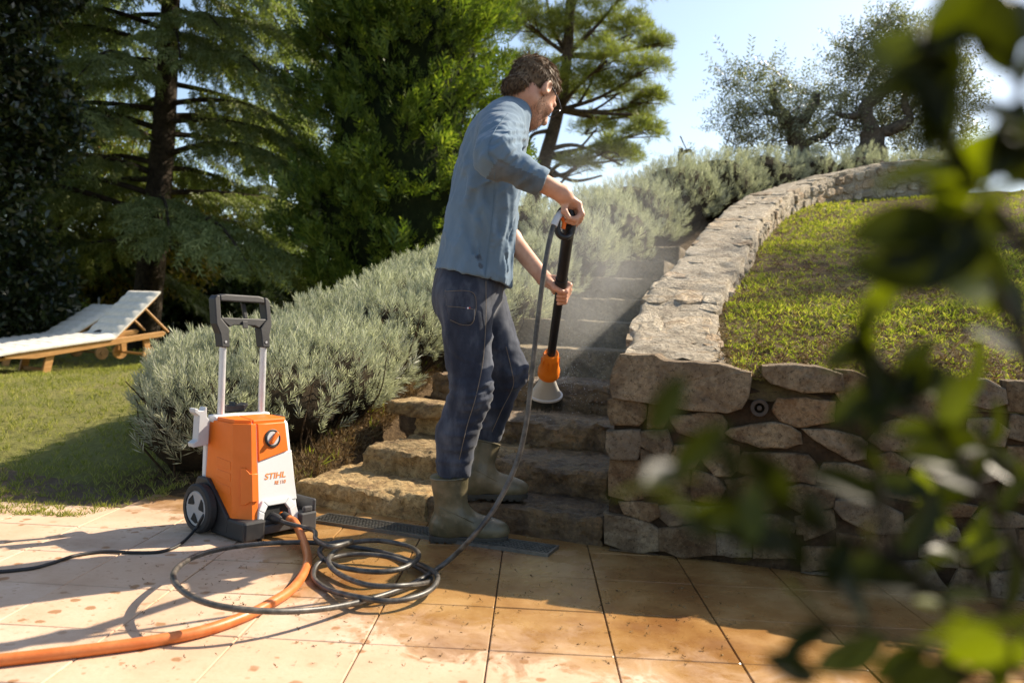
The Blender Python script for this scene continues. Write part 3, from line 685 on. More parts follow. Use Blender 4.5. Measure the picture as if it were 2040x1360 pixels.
def lavender(name, label, blobs, dens, size, lo_h=.0):
    B = []
    for x, y, r, h in blobs:
        g = float(Hgt(np.array(x), np.array(y))); B.append((x, y, g + h * .42, r, r, h * .58))
    root = empty(name, (blobs[0][0], blobs[0][1], float(Hgt(np.array(blobs[0][0]), np.array(blobs[0][1]))))); tag(root, label, "hedge", "lavender hedges")
    P, Nn, D = blob_pts(B, dens); g = Hgt(P[:, 0], P[:, 1]); hz = P[:, 2] - g
    low = np.clip(hz / .22, 0, 1); keep = (hz > .03) & (RNG.random(len(P)) < .12 + .88 * low)
    bare = fbm(P * 2.3, 2, 77); keep &= (bare > -.22) | (hz > .36) | (RNG.random(len(P)) < .25)
    P, Nn, hz = P[keep], Nn[keep], hz[keep]
    d = nrm(Nn * .7 + np.array([0, 0, .85]) + .30 * G(P.shape)); sc = size * U(.55, 1.35, len(P)) * (1 + .35 * (RNG.random(len(P)) < .05))
    V, Fq = scatter(LAVT[0], LAVT[1], P - d * (sc * .3)[:, None], frames(d, U(0, 6.3, len(P))), sc)
    child(obj("foliage", V, Fq, M_lav), root)
    # solid dark core added for the woody inside, blocks light through the clump
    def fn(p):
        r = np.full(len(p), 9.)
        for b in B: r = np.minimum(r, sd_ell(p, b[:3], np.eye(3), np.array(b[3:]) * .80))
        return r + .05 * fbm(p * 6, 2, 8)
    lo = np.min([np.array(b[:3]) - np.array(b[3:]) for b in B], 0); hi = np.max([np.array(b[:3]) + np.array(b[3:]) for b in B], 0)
    V, Fq = surf_nets(fn, lo - .05, hi + .05, .07); child(obj("woody_light_block", V, Fq, M_lightblock, None, True), root)
    # twigs at the foot
    tb = []
    for i in range(int(len(B) * 28)):
        b = B[RNG.integers(len(B))]; a = U(0, 6.3, 1)[0]; x = b[0] + math.cos(a) * b[3] * .55; y = b[1] + math.sin(a) * b[4] * .55; z = float(Hgt(np.array(x), np.array(y)))
        p0 = np.array([x, y, z]); p2 = np.array([b[0] + math.cos(a + U(-.5, .5, 1)[0]) * b[3] * .98, b[1] + math.sin(a) * b[4] * .98, z + U(.08, .38, 1)[0]]); p1 = (p0 + p2) / 2 + .05 * G(3)
        v, f = tube_geo(spline([p0, p1, p2], 4), np.linspace(.006, .0025, 9), 4, False); tb.append((v, np.array(f)))
    V, Fq = joinvf(tb); child(obj("stems", V, Fq, M_twig), root); return root
M_lightblock = soil_mat("lavender light block", (.02, .015, .009), (.05, .036, .02), (.085, .062, .035))
lavender("lavender_hedge", "silver green lavender clump behind the orange pressure washer",
         [(-1.36, 3.72, .30, .49), (-1.10, 3.92, .34, .47), (-1.50, 3.98, .30, .52), (-1.28, 4.22, .40, .52), (-.95, 4.22, .34, .46), (-1.60, 4.32, .32, .48), (-.98, 4.62, .38, .44), (-1.38, 4.75, .42, .42), (-.78, 4.55, .26, .36)], 1700, .098)
lavender("lavender_hedge", "lavender hedge running up behind the man's legs beside the steps",
         [(-.72, 5.0, .36, .46), (-1.10, 5.25, .42, .46), (-.42, 5.45, .38, .46), (-.80, 5.7, .44, .5), (-.12, 5.95, .40, .54), (-.5, 6.25, .48, .52), (.12, 6.6, .42, .62), (-.25, 6.9, .45, .55)], 1050, .108)
lavender("lavender_hedge", "grey lavender hedge along the crest above the upper steps",
         [(.45, 7.2, .46, .76), (.05, 7.6, .5, .72), (.85, 7.85, .48, .78), (1.2, 8.6, .52, .80), (.75, 8.6, .5, .72), (1.75, 9.2, .52, .78), (2.35, 9.7, .55, .76), (3.0, 10.1, .5, .74), (3.7, 10.4, .5, .68), (4.4, 10.5, .5, .66), (5.1, 10.5, .5, .6)], 470, .128)

# ---- grass
M_grass = leafmat("grass blades", (.17, .19, .04), (.29, .29, .07), (.45, .40, .15), .45, .55, .3, (1.1, 1.2, .5))
M_grassb = leafmat("bank grass blades", (.16, .20, .03), (.28, .30, .06), (.48, .40, .17), .52, .5, .3, (1.15, 1.25, .45))
def tuft(n, spread, seed, w=.09):
    r = np.random.default_rng(seed); L = []
    for i in range(n):
        a = r.uniform(0, 6.3); t = r.uniform(.15, spread); L.append(((.12 * math.cos(a * 2), .12 * math.sin(a * 2), 0), (math.cos(a) * t, math.sin(a) * t, 1), r.uniform(.6, 1.1), w, (-math.sin(a), math.cos(a), .1)))
    return leafquads(L)
TUFT = tuft(5, .8, 5)
n = 19000; yy = 3.0 + 13 * RNG.random(n) ** 1.7; xx = U(-1.05, .25, n) * yy * .75 - .6
s = (xx - S0[0]) * SD[0] + (yy - S0[1]) * SD[1]; en = (xx - S0[0]) * EN[0] + (yy - S0[1]) * EN[1]; t = (xx - S0[0]) * ST[0] + (yy - S0[1]) * ST[1]
ok = (en > .03) & (t < -.55 - .13 * np.maximum(s, 0)) & (xx < .3); xx, yy, en = xx[ok], yy[ok], en[ok]
P = np.stack([xx, yy, Hgt(xx, yy) + .005], 1); sc = (.028 + .0028 * yy) * U(.6, 1.3, len(P))
V, Fq = scatter(TUFT[0], TUFT[1], P, frames(nrm(np.stack([.2 * G(len(P)), .2 * G(len(P)), np.ones(len(P))], 1)), U(0, 6.3, len(P))), sc)
o = obj("grass", V, Fq, M_grass); tag(o, "short mown grass blades of the lawn", "grass", kind="stuff")
n = 40000; ww = .02 + 7 * RNG.random(n) ** 1.35; tl = np.interp(ww, _w, t_l) + .24; tt = tl + U(0, 1, n) * (1.9 + ww * .75)
xx = WA[0] + tt * WD[0] + ww * WN[0]; yy = WA[1] + tt * WD[1] + ww * WN[1]
m_ = fbm(np.stack([xx * 1.7, yy * 1.7, 0 * xx], -1), 3, 91); ok = RNG.random(n) < np.clip(.78 + 1.4 * m_, .2, 1); xx, yy, ww, m_ = xx[ok], yy[ok], ww[ok], m_[ok]
P = np.stack([xx, yy, bank_z(ww) + .028 * fbm(np.stack([xx * 2, yy * 2, 0 * xx], -1), 3, 14) + .004], 1)
sc = U(.4, 1.25, len(P)) * (.026 + .016 * np.clip(m_ * 2, 0, 1) + .0026 * ww)
V, Fq = scatter(*tuft(4, 1.3, 8, .13), P, frames(nrm(np.stack([.3 * G(len(P)) - .1, .3 * G(len(P)) - .2, np.ones(len(P))], 1)), U(0, 6.3, len(P))), sc)
o = obj("grass", V, Fq, M_grassb); tag(o, "patchy tufted grass growing on the sloping bank", "grass", kind="stuff")
# dry litter and small weeds beside the steps
M_lit = leafmat("dry litter", (.10, .06, .03), (.20, .13, .06), (.34, .25, .13), .2, .8, .2, (1, .9, .6))
n = 9000; s = U(-.05, 2.6, n); t = -.02 - np.abs(G(n)) * .28 - .13 * s; xx = S0[0] + SD[0] * s + ST[0] * t; yy = S0[1] + SD[1] * s + ST[1] * t
P = np.stack([xx, yy, Hgt(xx, yy) + .012], 1)
V, Fq = scatter(*tuft(4, 3.5, 21, .12), P, frames(nrm(np.stack([.6 * G(n), .6 * G(n), np.ones(n)], 1)), U(0, 6.3, n)), U(.015, .05, n))
o = obj("leaf_litter", V, Fq, M_lit); tag(o, "dry brown leaf litter on the soil beside the steps", "leaf litter", kind="stuff")
n = 150; s = U(.0, 2.6, n); t = -.05 - np.abs(G(n)) * .2 - .13 * s; xx = S0[0] + SD[0] * s + ST[0] * t; yy = S0[1] + SD[1] * s + ST[1] * t
V, Fq = scatter(*tuft(7, 1.0, 31, .09), np.stack([xx, yy, Hgt(xx, yy)], 1), frames(nrm(np.stack([.3 * G(n), .3 * G(n), np.ones(n)], 1)), U(0, 6.3, n)), U(.03, .075, n))
o = obj("weeds", V, Fq, M_grassb); tag(o, "small green weeds sprouting along the left edge of the steps", "weeds", kind="stuff")
n = 6500; ww = .02 + 5 * RNG.random(n) ** 1.8; tt = np.interp(ww, _w, t_l) + .2 + U(0, 1, n) * (1.8 + ww * .7); xx = WA[0] + tt * WD[0] + ww * WN[0]; yy = WA[1] + tt * WD[1] + ww * WN[1]
V, Fq = scatter(*tuft(4, 3.5, 22, .10), np.stack([xx, yy, bank_z(ww) + .028 * fbm(np.stack([xx * 2, yy * 2, 0 * xx], -1), 3, 14) + .01], 1), frames(nrm(np.stack([.6 * G(n), .6 * G(n), np.ones(n)], 1)), U(0, 6.3, n)), U(.02, .05, n))
o = obj("leaf_litter", V, Fq, M_lit); tag(o, "dry brown stalks and litter scattered on the grass bank", "leaf litter", kind="stuff")

# ---- conifers
def limb_tube(pts, r0, r1, n=7, seg=5):
    S = spline(pts, seg); v, f = tube_geo(S, np.linspace(r0, r1, len(S)), n, False); return v, np.array(f)
r5 = np.random.default_rng(5); L_ = []
for i in range(6):
    x = i / 6; sd_ = 1 if i % 2 else -1
    L_.append(((x * .8, 0, -.10 * x * x), (.55, sd_ * .8, -.35 - .3 * r5.random()), .36 - .12 * x, .085, (.2, 0, 1)))
L_.append(((0, 0, 0), (1, 0, -.12), 1.0, .06, (0, .4, 1)))
for i in range(2): L_.append(((.3 + .3 * i, 0, -.05), (.35, r5.normal() * .3, -1), .45, .075, (0, 1, .2)))
CEDT = leafquads(L_)
def rot_xz(d, up):
    """frames with x = d and z close to up"""
    d = nrm(d); y = nrm(np.cross(up, d)); z = np.cross(d, y); return np.stack([d, y, z], -1)
def cedar(name, label, base, height, r_trunk, lean, reach, z0, nb, mat, seed, cols_n=1.0):
    R = np.random.default_rng(seed); root = empty(name, base); tag(root, label, "tree")
    base = np.asarray(base, float); top = base + np.array([lean[0], lean[1], height])
    tr = [limb_tube([base - np.array([0, 0, .3]), base + (top - base) * .3 + np.array([.1, 0, 0]), base + (top - base) * .65, top], r_trunk, .05, 12, 8)]
    br = []; SP = []; SD_ = []; SU = []; SS = []
    for i in range(nb):
        hz = z0 + (height - z0) * ((i + R.random()) / nb) ** .9; f = hz / height; o = base + (top - base) * f
        a = i * 2.399 + R.normal() * .4; L = reach * (1 - .72 * f) * R.uniform(.75, 1.15); d = np.array([math.cos(a), math.sin(a), 0])
        rise = R.uniform(.0, .16); droop = R.uniform(.16, .38)
        pts = [o, o + d * L * .35 + np.array([0, 0, rise * L * .5]), o + d * L * .7 + np.array([0, 0, (rise * .6 - droop * .25) * L]), o + d * L + np.array([0, 0, (rise * .3 - droop) * L])]
        S = spline(pts, 8); br.append(limb_tube(pts, .028 + .05 * (1 - f), .008, 6, 5)); side = np.cross(d, [0, 0, 1.])
        m = int(L / (.062 * cols_n))
        for k in range(m):
            u = .16 + .84 * (k + R.random()) / m; q = S[min(int(u * (len(S) - 1)), len(S) - 1)]; sg = 1 if k % 2 else -1
            bl = (.95 * math.sin(math.pi * min(u * .8 + .12, 1)) + .1) * L * .30 * R.uniform(.6, 1.2); bd = nrm(d * .75 + side * sg * R.uniform(.5, 1.1) + np.array([0, 0, R.uniform(-.25, .05)]))
            ns = max(3, int(bl / (.047 * cols_n)))
            for j in range(ns):
                w = (j + R.random()) / ns; pp = q + bd * bl * w + np.array([0, 0, -.34 * bl * w * w]); dd = nrm(bd + side * R.normal() * .6 + np.array([0, 0, -.25 - .5 * w + R.normal() * .35]))
                SP.append(pp); SD_.append(dd); SU.append(nrm(np.array([R.normal() * .6, R.normal() * .6, 1]))); SS.append(R.uniform(.13, .29) * cols_n)
    V, Fq = joinvf(tr); child(obj("trunk", V, Fq, M_bark, None, True), root); V, Fq = joinvf(br); tag(child(obj("branches", V, Fq, M_bark, None, True), root), kind="stuff")
    SP, SD_, SU, SS = map(np.array, (SP, SD_, SU, SS)); V, Fq = scatter(CEDT[0], CEDT[1], SP, rot_xz(SD_, SU), SS)
    child(obj("crown", V, Fq, mat), root); return root
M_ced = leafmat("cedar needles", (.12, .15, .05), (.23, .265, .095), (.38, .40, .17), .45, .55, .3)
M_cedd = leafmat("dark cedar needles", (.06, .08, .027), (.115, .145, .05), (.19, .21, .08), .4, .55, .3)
c0 = at(285, 600, 15.2); cedar("cedar_tree", "large drooping cedar with dark trunk behind the sun loungers", (c0[0], 15.2, .1), 12.5, .29, (.5, .1), 4.9, 1.7, 96, M_ced, 4, 1.25)
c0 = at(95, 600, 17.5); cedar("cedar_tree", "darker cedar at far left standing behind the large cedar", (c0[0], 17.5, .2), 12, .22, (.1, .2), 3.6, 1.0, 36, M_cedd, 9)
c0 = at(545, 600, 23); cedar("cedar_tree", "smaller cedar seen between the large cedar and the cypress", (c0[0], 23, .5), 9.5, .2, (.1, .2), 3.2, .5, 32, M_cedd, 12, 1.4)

# ---- cypress
L_ = [((0, 0, 0), (0, 0, 1), 1.0, .07, (0, 1, 0))]
for i in range(7):
    h = .08 + .84 * i / 7; sg = 1 if i % 2 else -1; L_.append(((0, 0, h * .92), (sg * .62, (-1) ** (i // 2) * .18, .8), .48 * (1 - .62 * h), .095, (0, 1, 0)))
CYPT = leafquads(L_)
M_cyp = leafmat("cypress sprays", (.062, .105, .018), (.125, .185, .03), (.25, .30, .06), .40, .5, .3, (1.1, 1.15, .4))
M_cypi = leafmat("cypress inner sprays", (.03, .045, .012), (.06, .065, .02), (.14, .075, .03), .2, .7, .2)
cy = at(795, 560, 14.5); base = np.array([cy[0], 14.5, 1.3]); CH = 12.5; root = empty("cypress_tree", base); tag(root, "dense bright green cypress directly behind the man", "tree")
v, f = limb_tube([base - np.array([0, 0, .4]), base + np.array([.05, 0, 3]), base + np.array([0, 0, CH * .9])], .19, .03, 10, 8); child(obj("trunk", v, f, M_bark, None, True), root)
def cyp_r(z): zz = z / CH; return 2.15 * np.clip((zz + .05) / .14, .55, 1) ** .5 * (1 - .60 * zz ** 1.1)
nbr = 700; brl = []; PP = []; DD = []; SSc = []; inn = []; ind = []; ins = []
for i in range(nbr):
    z = CH * RNG.random() ** 1.1 * .97; a = U(0, 6.3, 1)[0]; R0 = float(cyp_r(np.array(z))) * U(.78, 1.14, 1)[0]; d = np.array([math.cos(a), math.sin(a), 0]); up = U(.35, .8, 1)[0]
    o_ = base + np.array([0, 0, z - up * R0 * .55]); pts = [o_, o_ + d * R0 * .55 + np.array([0, 0, .15 * R0]), o_ + d * R0 + np.array([0, 0, up * R0 * .55])]
    if i % 3 == 0: brl.append(limb_tube(pts, .022, .005, 5, 4))
    S = spline(pts, 8); tip = nrm(S[-1] - S[-4])
    m = 33
    for k in range(m):
        u = 1 - .62 * RNG.random() ** 1.5; q = S[int(u * (len(S) - 1))]; off = .34 * (1.15 - u) + .06
        PP.append(q + off * G(3) * np.array([1, 1, .8])); DD.append(nrm(tip * .8 + .36 * G(3) + np.array([0, 0, .6]))); SSc.append(U(.18, .42, 1)[0] * (1.1 if u > .85 else .85))
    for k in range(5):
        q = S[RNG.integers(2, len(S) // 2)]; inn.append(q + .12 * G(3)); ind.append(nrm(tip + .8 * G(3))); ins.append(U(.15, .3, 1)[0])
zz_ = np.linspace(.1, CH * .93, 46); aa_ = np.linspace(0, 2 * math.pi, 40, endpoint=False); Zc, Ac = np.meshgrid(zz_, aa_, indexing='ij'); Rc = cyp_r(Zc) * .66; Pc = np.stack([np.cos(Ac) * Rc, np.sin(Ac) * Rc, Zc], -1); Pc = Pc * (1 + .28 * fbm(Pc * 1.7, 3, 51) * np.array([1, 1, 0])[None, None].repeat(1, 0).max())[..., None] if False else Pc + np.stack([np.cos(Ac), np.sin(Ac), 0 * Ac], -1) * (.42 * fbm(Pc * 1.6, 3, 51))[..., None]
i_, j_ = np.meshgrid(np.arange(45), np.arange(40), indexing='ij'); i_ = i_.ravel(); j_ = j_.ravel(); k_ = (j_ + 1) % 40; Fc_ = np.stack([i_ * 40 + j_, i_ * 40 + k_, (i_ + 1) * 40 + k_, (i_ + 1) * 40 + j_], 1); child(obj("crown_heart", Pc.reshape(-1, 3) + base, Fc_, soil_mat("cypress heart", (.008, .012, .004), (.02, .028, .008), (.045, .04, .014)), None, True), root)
V, Fq = joinvf(brl); tag(child(obj("branches", V, Fq, M_bark, None, True), root), kind="stuff")
V, Fq = scatter(CYPT[0], CYPT[1], np.array(PP), frames(np.array(DD), U(0, 6.3, len(PP))), np.array(SSc)); child(obj("crown", V, Fq, M_cyp), root)
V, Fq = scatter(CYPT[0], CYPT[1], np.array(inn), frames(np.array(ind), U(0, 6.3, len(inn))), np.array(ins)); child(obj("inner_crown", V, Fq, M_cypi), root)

# ---- pine
L_ = []
r5 = np.random.default_rng(15)
for i in range(18):
    d = nrm(r5.normal(size=3) + np.array([0, 0, .9])); L_.append(((0, 0, 0), d, .9 + .2 * r5.random(), .055, nrm(r5.normal(size=3))))
PINT = leafquads(L_)
M_pine = leafmat("pine needles", (.13, .15, .035), (.24, .26, .06), (.40, .40, .13), .5, .5, .3)
PY = 24.0; pb = at(1040, 520, PY); root = empty("pine_tree", (pb[0], PY, 1.0)); tag(root, "tall pine with bare forked limbs behind the man's head", "tree")
tp = [at(1035, 560, PY), at(1056, 420, PY), at(1088, 310, PY), at(1112, 220, PY), at(1130, 110, PY), at(1140, -80, PY)]
tr = [limb_tube(tp, .27, .13, 10, 6)]; brl = []
CL = [(1190, 50, 95, 0), (1262, 70, 62, .5), (1292, 135, 46, -.5), (1120, 80, 85, .8), (1055, 50, 75, -.3), (1235, 185, 70, .2), (1285, 265, 42, -.6), (1190, 255, 55, .9), (1100, 160, 58, -1), (1245, 318, 46, .3), (1000, 20, 70, .6), (1150, 330, 40, -.8),
      (1170, -60, 100, 0), (1080, -70, 90, 1), (1260, -30, 70, -.7), (1210, 120, 60, -1.2), (1310, 90, 34, .3), (1140, 190, 40, 1.2), (1300, 200, 34, .6), (1040, 130, 45, 1), (1180, 160, 50, 0.4), (1265, 230, 44, 1.0), (1215, 300, 38, -1)]
PP = []; DD = []; SSc = []
for (px, py, r, dz) in CL:
    c = at(px, py, PY + dz * 1.2); R0 = r * PY / FPX
    k = int(np.argmin([abs(q[2] - (c[2] - R0 * 1.2)) for q in tp])); a = tp[max(1, min(k, 4))]
    brl.append(limb_tube([a, (a + c) / 2 + np.array([0, .1, -.12]) + .12 * G(3), c], .078, .02, 6, 6))
    for j in range(5):
        e = c + nrm(G(3)) * R0 * np.array([1, 1, .6]) * .8; brl.append(limb_tube([a * .25 + c * .75, (c + e) / 2 + .08 * G(3), e], .022, .007, 4, 4))
    n = int(150 * R0 ** 1.5) + 45; d = nrm(G((n, 3))); d[:, 2] = np.abs(d[:, 2]) * 1.2 - .35; rad_ = RNG.random(n) ** .45
    q = c + d * rad_[:, None] * R0 * np.array([1.05, 1.05, .72]) * (1 + .25 * fbm(d * 2.5 + px, 2, 3))[:, None]; PP.append(q); DD.append(nrm(d * .5 + np.array([0, 0, .8]) + .4 * G((n, 3)))); SSc.append(U(.17, .34, n))
for (x0, y0, x1, y1, x2, y2) in [(1090, 300, 1150, 290, 1240, 330), (1075, 350, 1130, 345, 1180, 300), (1100, 260, 1060, 270, 1050, 310), (1085, 330, 1140, 360, 1200, 350), (1115, 215, 1180, 225, 1300, 230), (1062, 390, 1110, 330, 1160, 318)]:
    brl.append(limb_tube([at(x0, y0, PY), at(x1, y1, PY - .4), at(x2, y2, PY - .6)], .085, .025, 6, 6))
V, Fq = joinvf(tr); child(obj("trunk", V, Fq, M_barkp, None, True), root); V, Fq = joinvf(brl); tag(child(obj("branches", V, Fq, M_barkp, None, True), root), kind="stuff")
PP = np.concatenate(PP); DD = np.concatenate(DD); SSc = np.concatenate(SSc)
V, Fq = scatter(PINT[0], PINT[1], PP, frames(DD, U(0, 6.3, len(PP))), SSc); child(obj("crown", V, Fq, M_pine), root)

# ---- olives on the crest
L_ = []
for i in range(11):
    h = .04 + .96 * i / 11; sg = 1 if i % 2 else -1; L_.append(((0, 0, h), (sg * .75, .35 * (-1) ** (i // 2), .55), .24, .062, (.1, 1, .2)))
OLT = leafquads(L_)
M_ol = leafmat("olive leaves", (.13, .14, .08), (.24, .25, .15), (.42, .43, .32), .35, .4, .5, (1, 1.1, .6))
def olive(name, label, Y, base, limbs, clumps, dens, seed, tsc=.30):
    b0 = at(*base, Y); root = empty(name, b0); tag(root, label, "tree", "olive trees"); tr = []
    for pts, r0, r1 in limbs:
        q = [at(p[0], p[1], Y + (p[2] if len(p) > 2 else 0)) for p in pts]; v, f = limb_tube(q, r0, r1, 8, 6); v = v + .035 * r0 / .12 * vfbm(v * 7, 2, seed); tr.append((v, f))
    V, Fq = joinvf(tr); child(obj("trunk", V, Fq, M_olbark, None, True), root); PP = []; DD = []; TW = []
    for px, py, rx, ry, dz in clumps:
        c = at(px, py, Y + dz); R0 = np.array([rx * Y / FPX, rx * Y / FPX * .9, ry * Y / FPX]); n = int(dens * R0[0] * R0[2] * 100)
        d = nrm(G((n, 3))); q = c + d * (RNG.random(n) ** .5)[:, None] * R0 * (1 + .3 * fbm(d * 2 + px, 2, seed))[:, None]; PP.append(q); dd = nrm(d * .8 + .5 * G((n, 3)) + np.array([0, 0, .1])); DD.append(dd)
        for j in range(6):
            e = c + nrm(G(3)) * R0 * .85; TW.append(limb_tube([c + .15 * G(3), (c + e) / 2 + .06 * G(3), e], .012, .003, 4, 4))
        for j in range(5):                                       # long shoots past the outline
            d1 = nrm(G(3) + np.array([0, 0, .5])); st = c + d1 * R0 * .9; d2 = nrm(d1 + .4 * G(3)); PP.append(st + d2 * np.arange(3)[:, None] * .13); DD.append(np.tile(d2, (3, 1)) + .1 * G((3, 3)))
    V, Fq = joinvf(TW); tag(child(obj("branches", V, Fq, M_olbark, None, True), root), kind="stuff")
    PP = np.concatenate(PP); DD = nrm(np.concatenate(DD)); V, Fq = scatter(OLT[0], OLT[1], PP, frames(DD, U(0, 6.3, len(PP))), tsc * U(.6, 1.15, len(PP))); child(obj("crown", V, Fq, M_ol), root)
OY = 12.0
olive("olive_tree", "larger olive tree with thick forked trunk on the crest", OY, (1742, 330),
      [([(1742, 345), (1738, 290), (1735, 262)], .21, .15), ([(1736, 265), (1724, 225), (1732, 205), (1775, 170), (1800, 145), (1835, 100)], .12, .035), ([(1740, 270), (1780, 255), (1812, 240), (1800, 200), (1815, 165)], .10, .03), ([(1724, 225), (1690, 232), (1665, 225)], .06, .03), ([(1735, 262), (1720, 300), (1700, 330)], .10, .09)],
      [(1760, 110, 62, 55, 0), (1705, 165, 50, 60, .3), (1810, 90, 50, 45, -.2), (1850, 160, 60, 70, .2), (1880, 90, 45, 50, 0), (1790, 190, 55, 45, .5), (1900, 200, 45, 45, -.2), (1830, 240, 50, 40, .3), (1760, 250, 50, 40, .6), (1850, 300, 50, 42, 0), (1900, 280, 40, 40, .2), (1690, 250, 34, 34, .2), (1770, 45, 30, 32, 0), (1700, 105, 30, 30, .1)], 19, 3)
olive("olive_tree", "smaller pale olive tree leaning left on the crest", OY + .4, (1610, 330),
      [([(1600, 340), (1590, 290), (1578, 255), (1556, 225), (1546, 205), (1538, 178)], .16, .05), ([(1578, 255), (1600, 240), (1622, 205), (1625, 185)], .10, .05), ([(1556, 225), (1535, 226), (1522, 220)], .05, .03), ([(1590, 290), (1640, 270), (1665, 250)], .07, .03)],
      [(1490, 190, 45, 42, 0), (1540, 165, 40, 34, .2), (1470, 240, 42, 36, 0), (1600, 190, 40, 34, .3), (1520, 240, 45, 38, 0), (1570, 275, 45, 34, .2), (1640, 220, 40, 36, 0), (1480, 285, 40, 28, .2), (1640, 285, 45, 30, .1), (1455, 160, 22, 20, 0), (1590, 235, 36, 30, -.3)], 14, 5)
olive("olive_tree", "small pruned olive stump with sparse shoots beside the pine", 13.0, (1358, 340), [([(1356, 345), (1355, 310), (1357, 296)], .045, .03), ([(1357, 305), (1372, 300), (1378, 304)], .035, .02)], [(1375, 315, 26, 14, 0)], 14, 8, .22)

olive("olive_tree", "olive tree beyond the right edge that shades the grass bank", 7.6, (2560, 420), [([(2560, 430), (2555, 150), (2540, -60), (2530, -220)], .12, .05), ([(2548, 20), (2590, -140), (2620, -300)], .06, .03), ([(2542, -20), (2480, -120), (2430, -190, .8)], .06, .03)], [(2520, -260, 150, 105, 0), (2420, -190, 120, 90, 1.2), (2620, -330, 150, 110, -.6), (2540, -150, 120, 80, .6), (2480, -330, 120, 90, .3)], 6, 13, .36)
# ---- broadleaf evergreens and shrubs at the back
def leafcloud(name, label, cat, blobs, mat, leaf, dens, seed, trunk=None, group=None):
    R = np.random.default_rng(seed); g0 = np.array([blobs[0][0], blobs[0][1], float(Hgt(np.array(blobs[0][0]), np.array(blobs[0][1])))]); root = empty(name, g0); tag(root, label, cat, group)
    PP = []; DD = []
    for (x, y, z, rx, ry, rz) in blobs:
        n = int(dens * (rx * rz + ry * rz + rx * ry)); d = nrm(R.normal(size=(n, 3))); q = np.array([x, y, z]) + d * (R.random(n) ** .4)[:, None] * np.array([rx, ry, rz]) * (1 + .3 * fbm(d * 2.5 + x, 3, seed))[:, None]
        PP.append(q); DD.append(nrm(d + .7 * R.normal(size=(n, 3)) + np.array([0, 0, .2])))
    PP = np.concatenate(PP); DD = np.concatenate(DD); k = PP[:, 2] > Hgt(PP[:, 0], PP[:, 1]) + .03; PP, DD = PP[k], DD[k]
    L = [((0, 0, 0), (math.cos(a) * .7, math.sin(a) * .7, .6), 1.0, .42, (-math.sin(a), math.cos(a), .25)) for a in (0, 2.2, 4.3)] ; T = leafquads(L)
    V, Fq = scatter(T[0], T[1], PP, frames(DD, R.uniform(0, 6.3, len(PP))), leaf * R.uniform(.6, 1.2, len(PP))); child(obj("crown", V, Fq, mat), root)
    tb = []
    for (x, y, z, rx, ry, rz) in blobs[:10]: tb.append(limb_tube([g0 + .1 * R.normal(size=3) * np.array([1, 1, 0]), (g0 + np.array([x, y, z])) / 2, np.array([x, y, z + rz * .4])], trunk or .04, .012, 6, 5))
    V, Fq = joinvf(tb); child(obj("trunk", V, Fq, M_bark, None, True), root)
M_mag = leafmat("glossy evergreen leaves", (.010, .018, .006), (.02, .032, .010), (.05, .062, .018), .15, .28, .5)
M_yel = leafmat("autumn leaves", (.10, .10, .018), (.24, .20, .03), (.34, .20, .04), .45, .5, .3)
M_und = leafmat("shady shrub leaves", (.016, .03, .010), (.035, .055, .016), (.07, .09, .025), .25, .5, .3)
M_box = leafmat("clipped hedge leaves", (.05, .09, .016), (.10, .15, .028), (.18, .22, .05), .35, .45, .3)
m0 = at(-55, 500, 10.5)
leafcloud("magnolia_tree", "dark glossy evergreen tree filling the left edge", "tree", [(m0[0] - .5, 10.5, z, 1.25, 1.2, .95) for z in (.9, 1.9, 2.9, 3.9, 4.9, 5.9, 6.9)] + [(m0[0] - 1.8, 10.8, z, 1.5, 1.3, 1.2) for z in (1, 2.6, 4.2, 5.8)] + [(m0[0] + .45, 11, 1.0, .6, .7, .7), (m0[0] + .4, 11, 3.2, .7, .7, .9), (m0[0] + .35, 11, 5.4, .8, .7, .9)], M_mag, .12, 760, 3, .12)
y0 = at(215, 430, 18.5); leafcloud("autumn_tree", "yellowing broadleaf tree glimpsed behind the cedar trunk", "tree", [(y0[0] + dx, 18.5 + dy, z, 1.3, 1.0, .9) for dx, dy, z in ((-.6, 0, 2.6), (.6, .4, 3.4), (0, -.3, 1.6), (1.2, .2, 1.9), (-.3, .2, 4.4), (1.7, 0, 3.0))], M_yel, .16, 210, 6, .08)
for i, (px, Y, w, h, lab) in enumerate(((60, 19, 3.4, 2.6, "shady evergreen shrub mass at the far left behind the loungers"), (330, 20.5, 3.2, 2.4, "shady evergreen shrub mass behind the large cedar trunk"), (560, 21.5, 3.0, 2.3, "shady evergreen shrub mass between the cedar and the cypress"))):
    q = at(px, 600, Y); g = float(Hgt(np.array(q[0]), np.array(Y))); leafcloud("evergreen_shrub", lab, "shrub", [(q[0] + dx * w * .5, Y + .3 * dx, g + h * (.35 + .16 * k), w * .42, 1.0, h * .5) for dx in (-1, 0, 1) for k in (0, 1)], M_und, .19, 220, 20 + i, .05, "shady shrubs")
q = at(110, 650, 14.2); leafcloud("clipped_hedge", "small sunlit clipped green hedge behind the lounger foot", "hedge", [(q[0] + dx, 14.2, .48, .36, .3, .36) for dx in (-.55, -.2, .15, .45)], M_box, .075, 2600, 41, .02)
n = 420; px_ = U(250, 1500, n); py_ = 1100 + 230 * RNG.random(n); q = np.array([gnd(a, b, .003) for a, b in zip(px_, py_)]); keep = ((q[:, :2] - S0) @ SD < -.25) & ((q[:, :2] - WA) @ WN < -.08); q = q[keep]; n = len(q)
V, Fq = scatter(*tuft(3, 3.5, 23, .35), q, frames(nrm(np.stack([.8 * G(n), .8 * G(n), np.ones(n)], 1)), U(0, 6.3, n)), U(.003, .010, n))
o = obj("debris", V, Fq, M_lit); tag(o, "tiny brown crumbs of moss and leaf washed onto the tiles", "debris", kind="stuff")
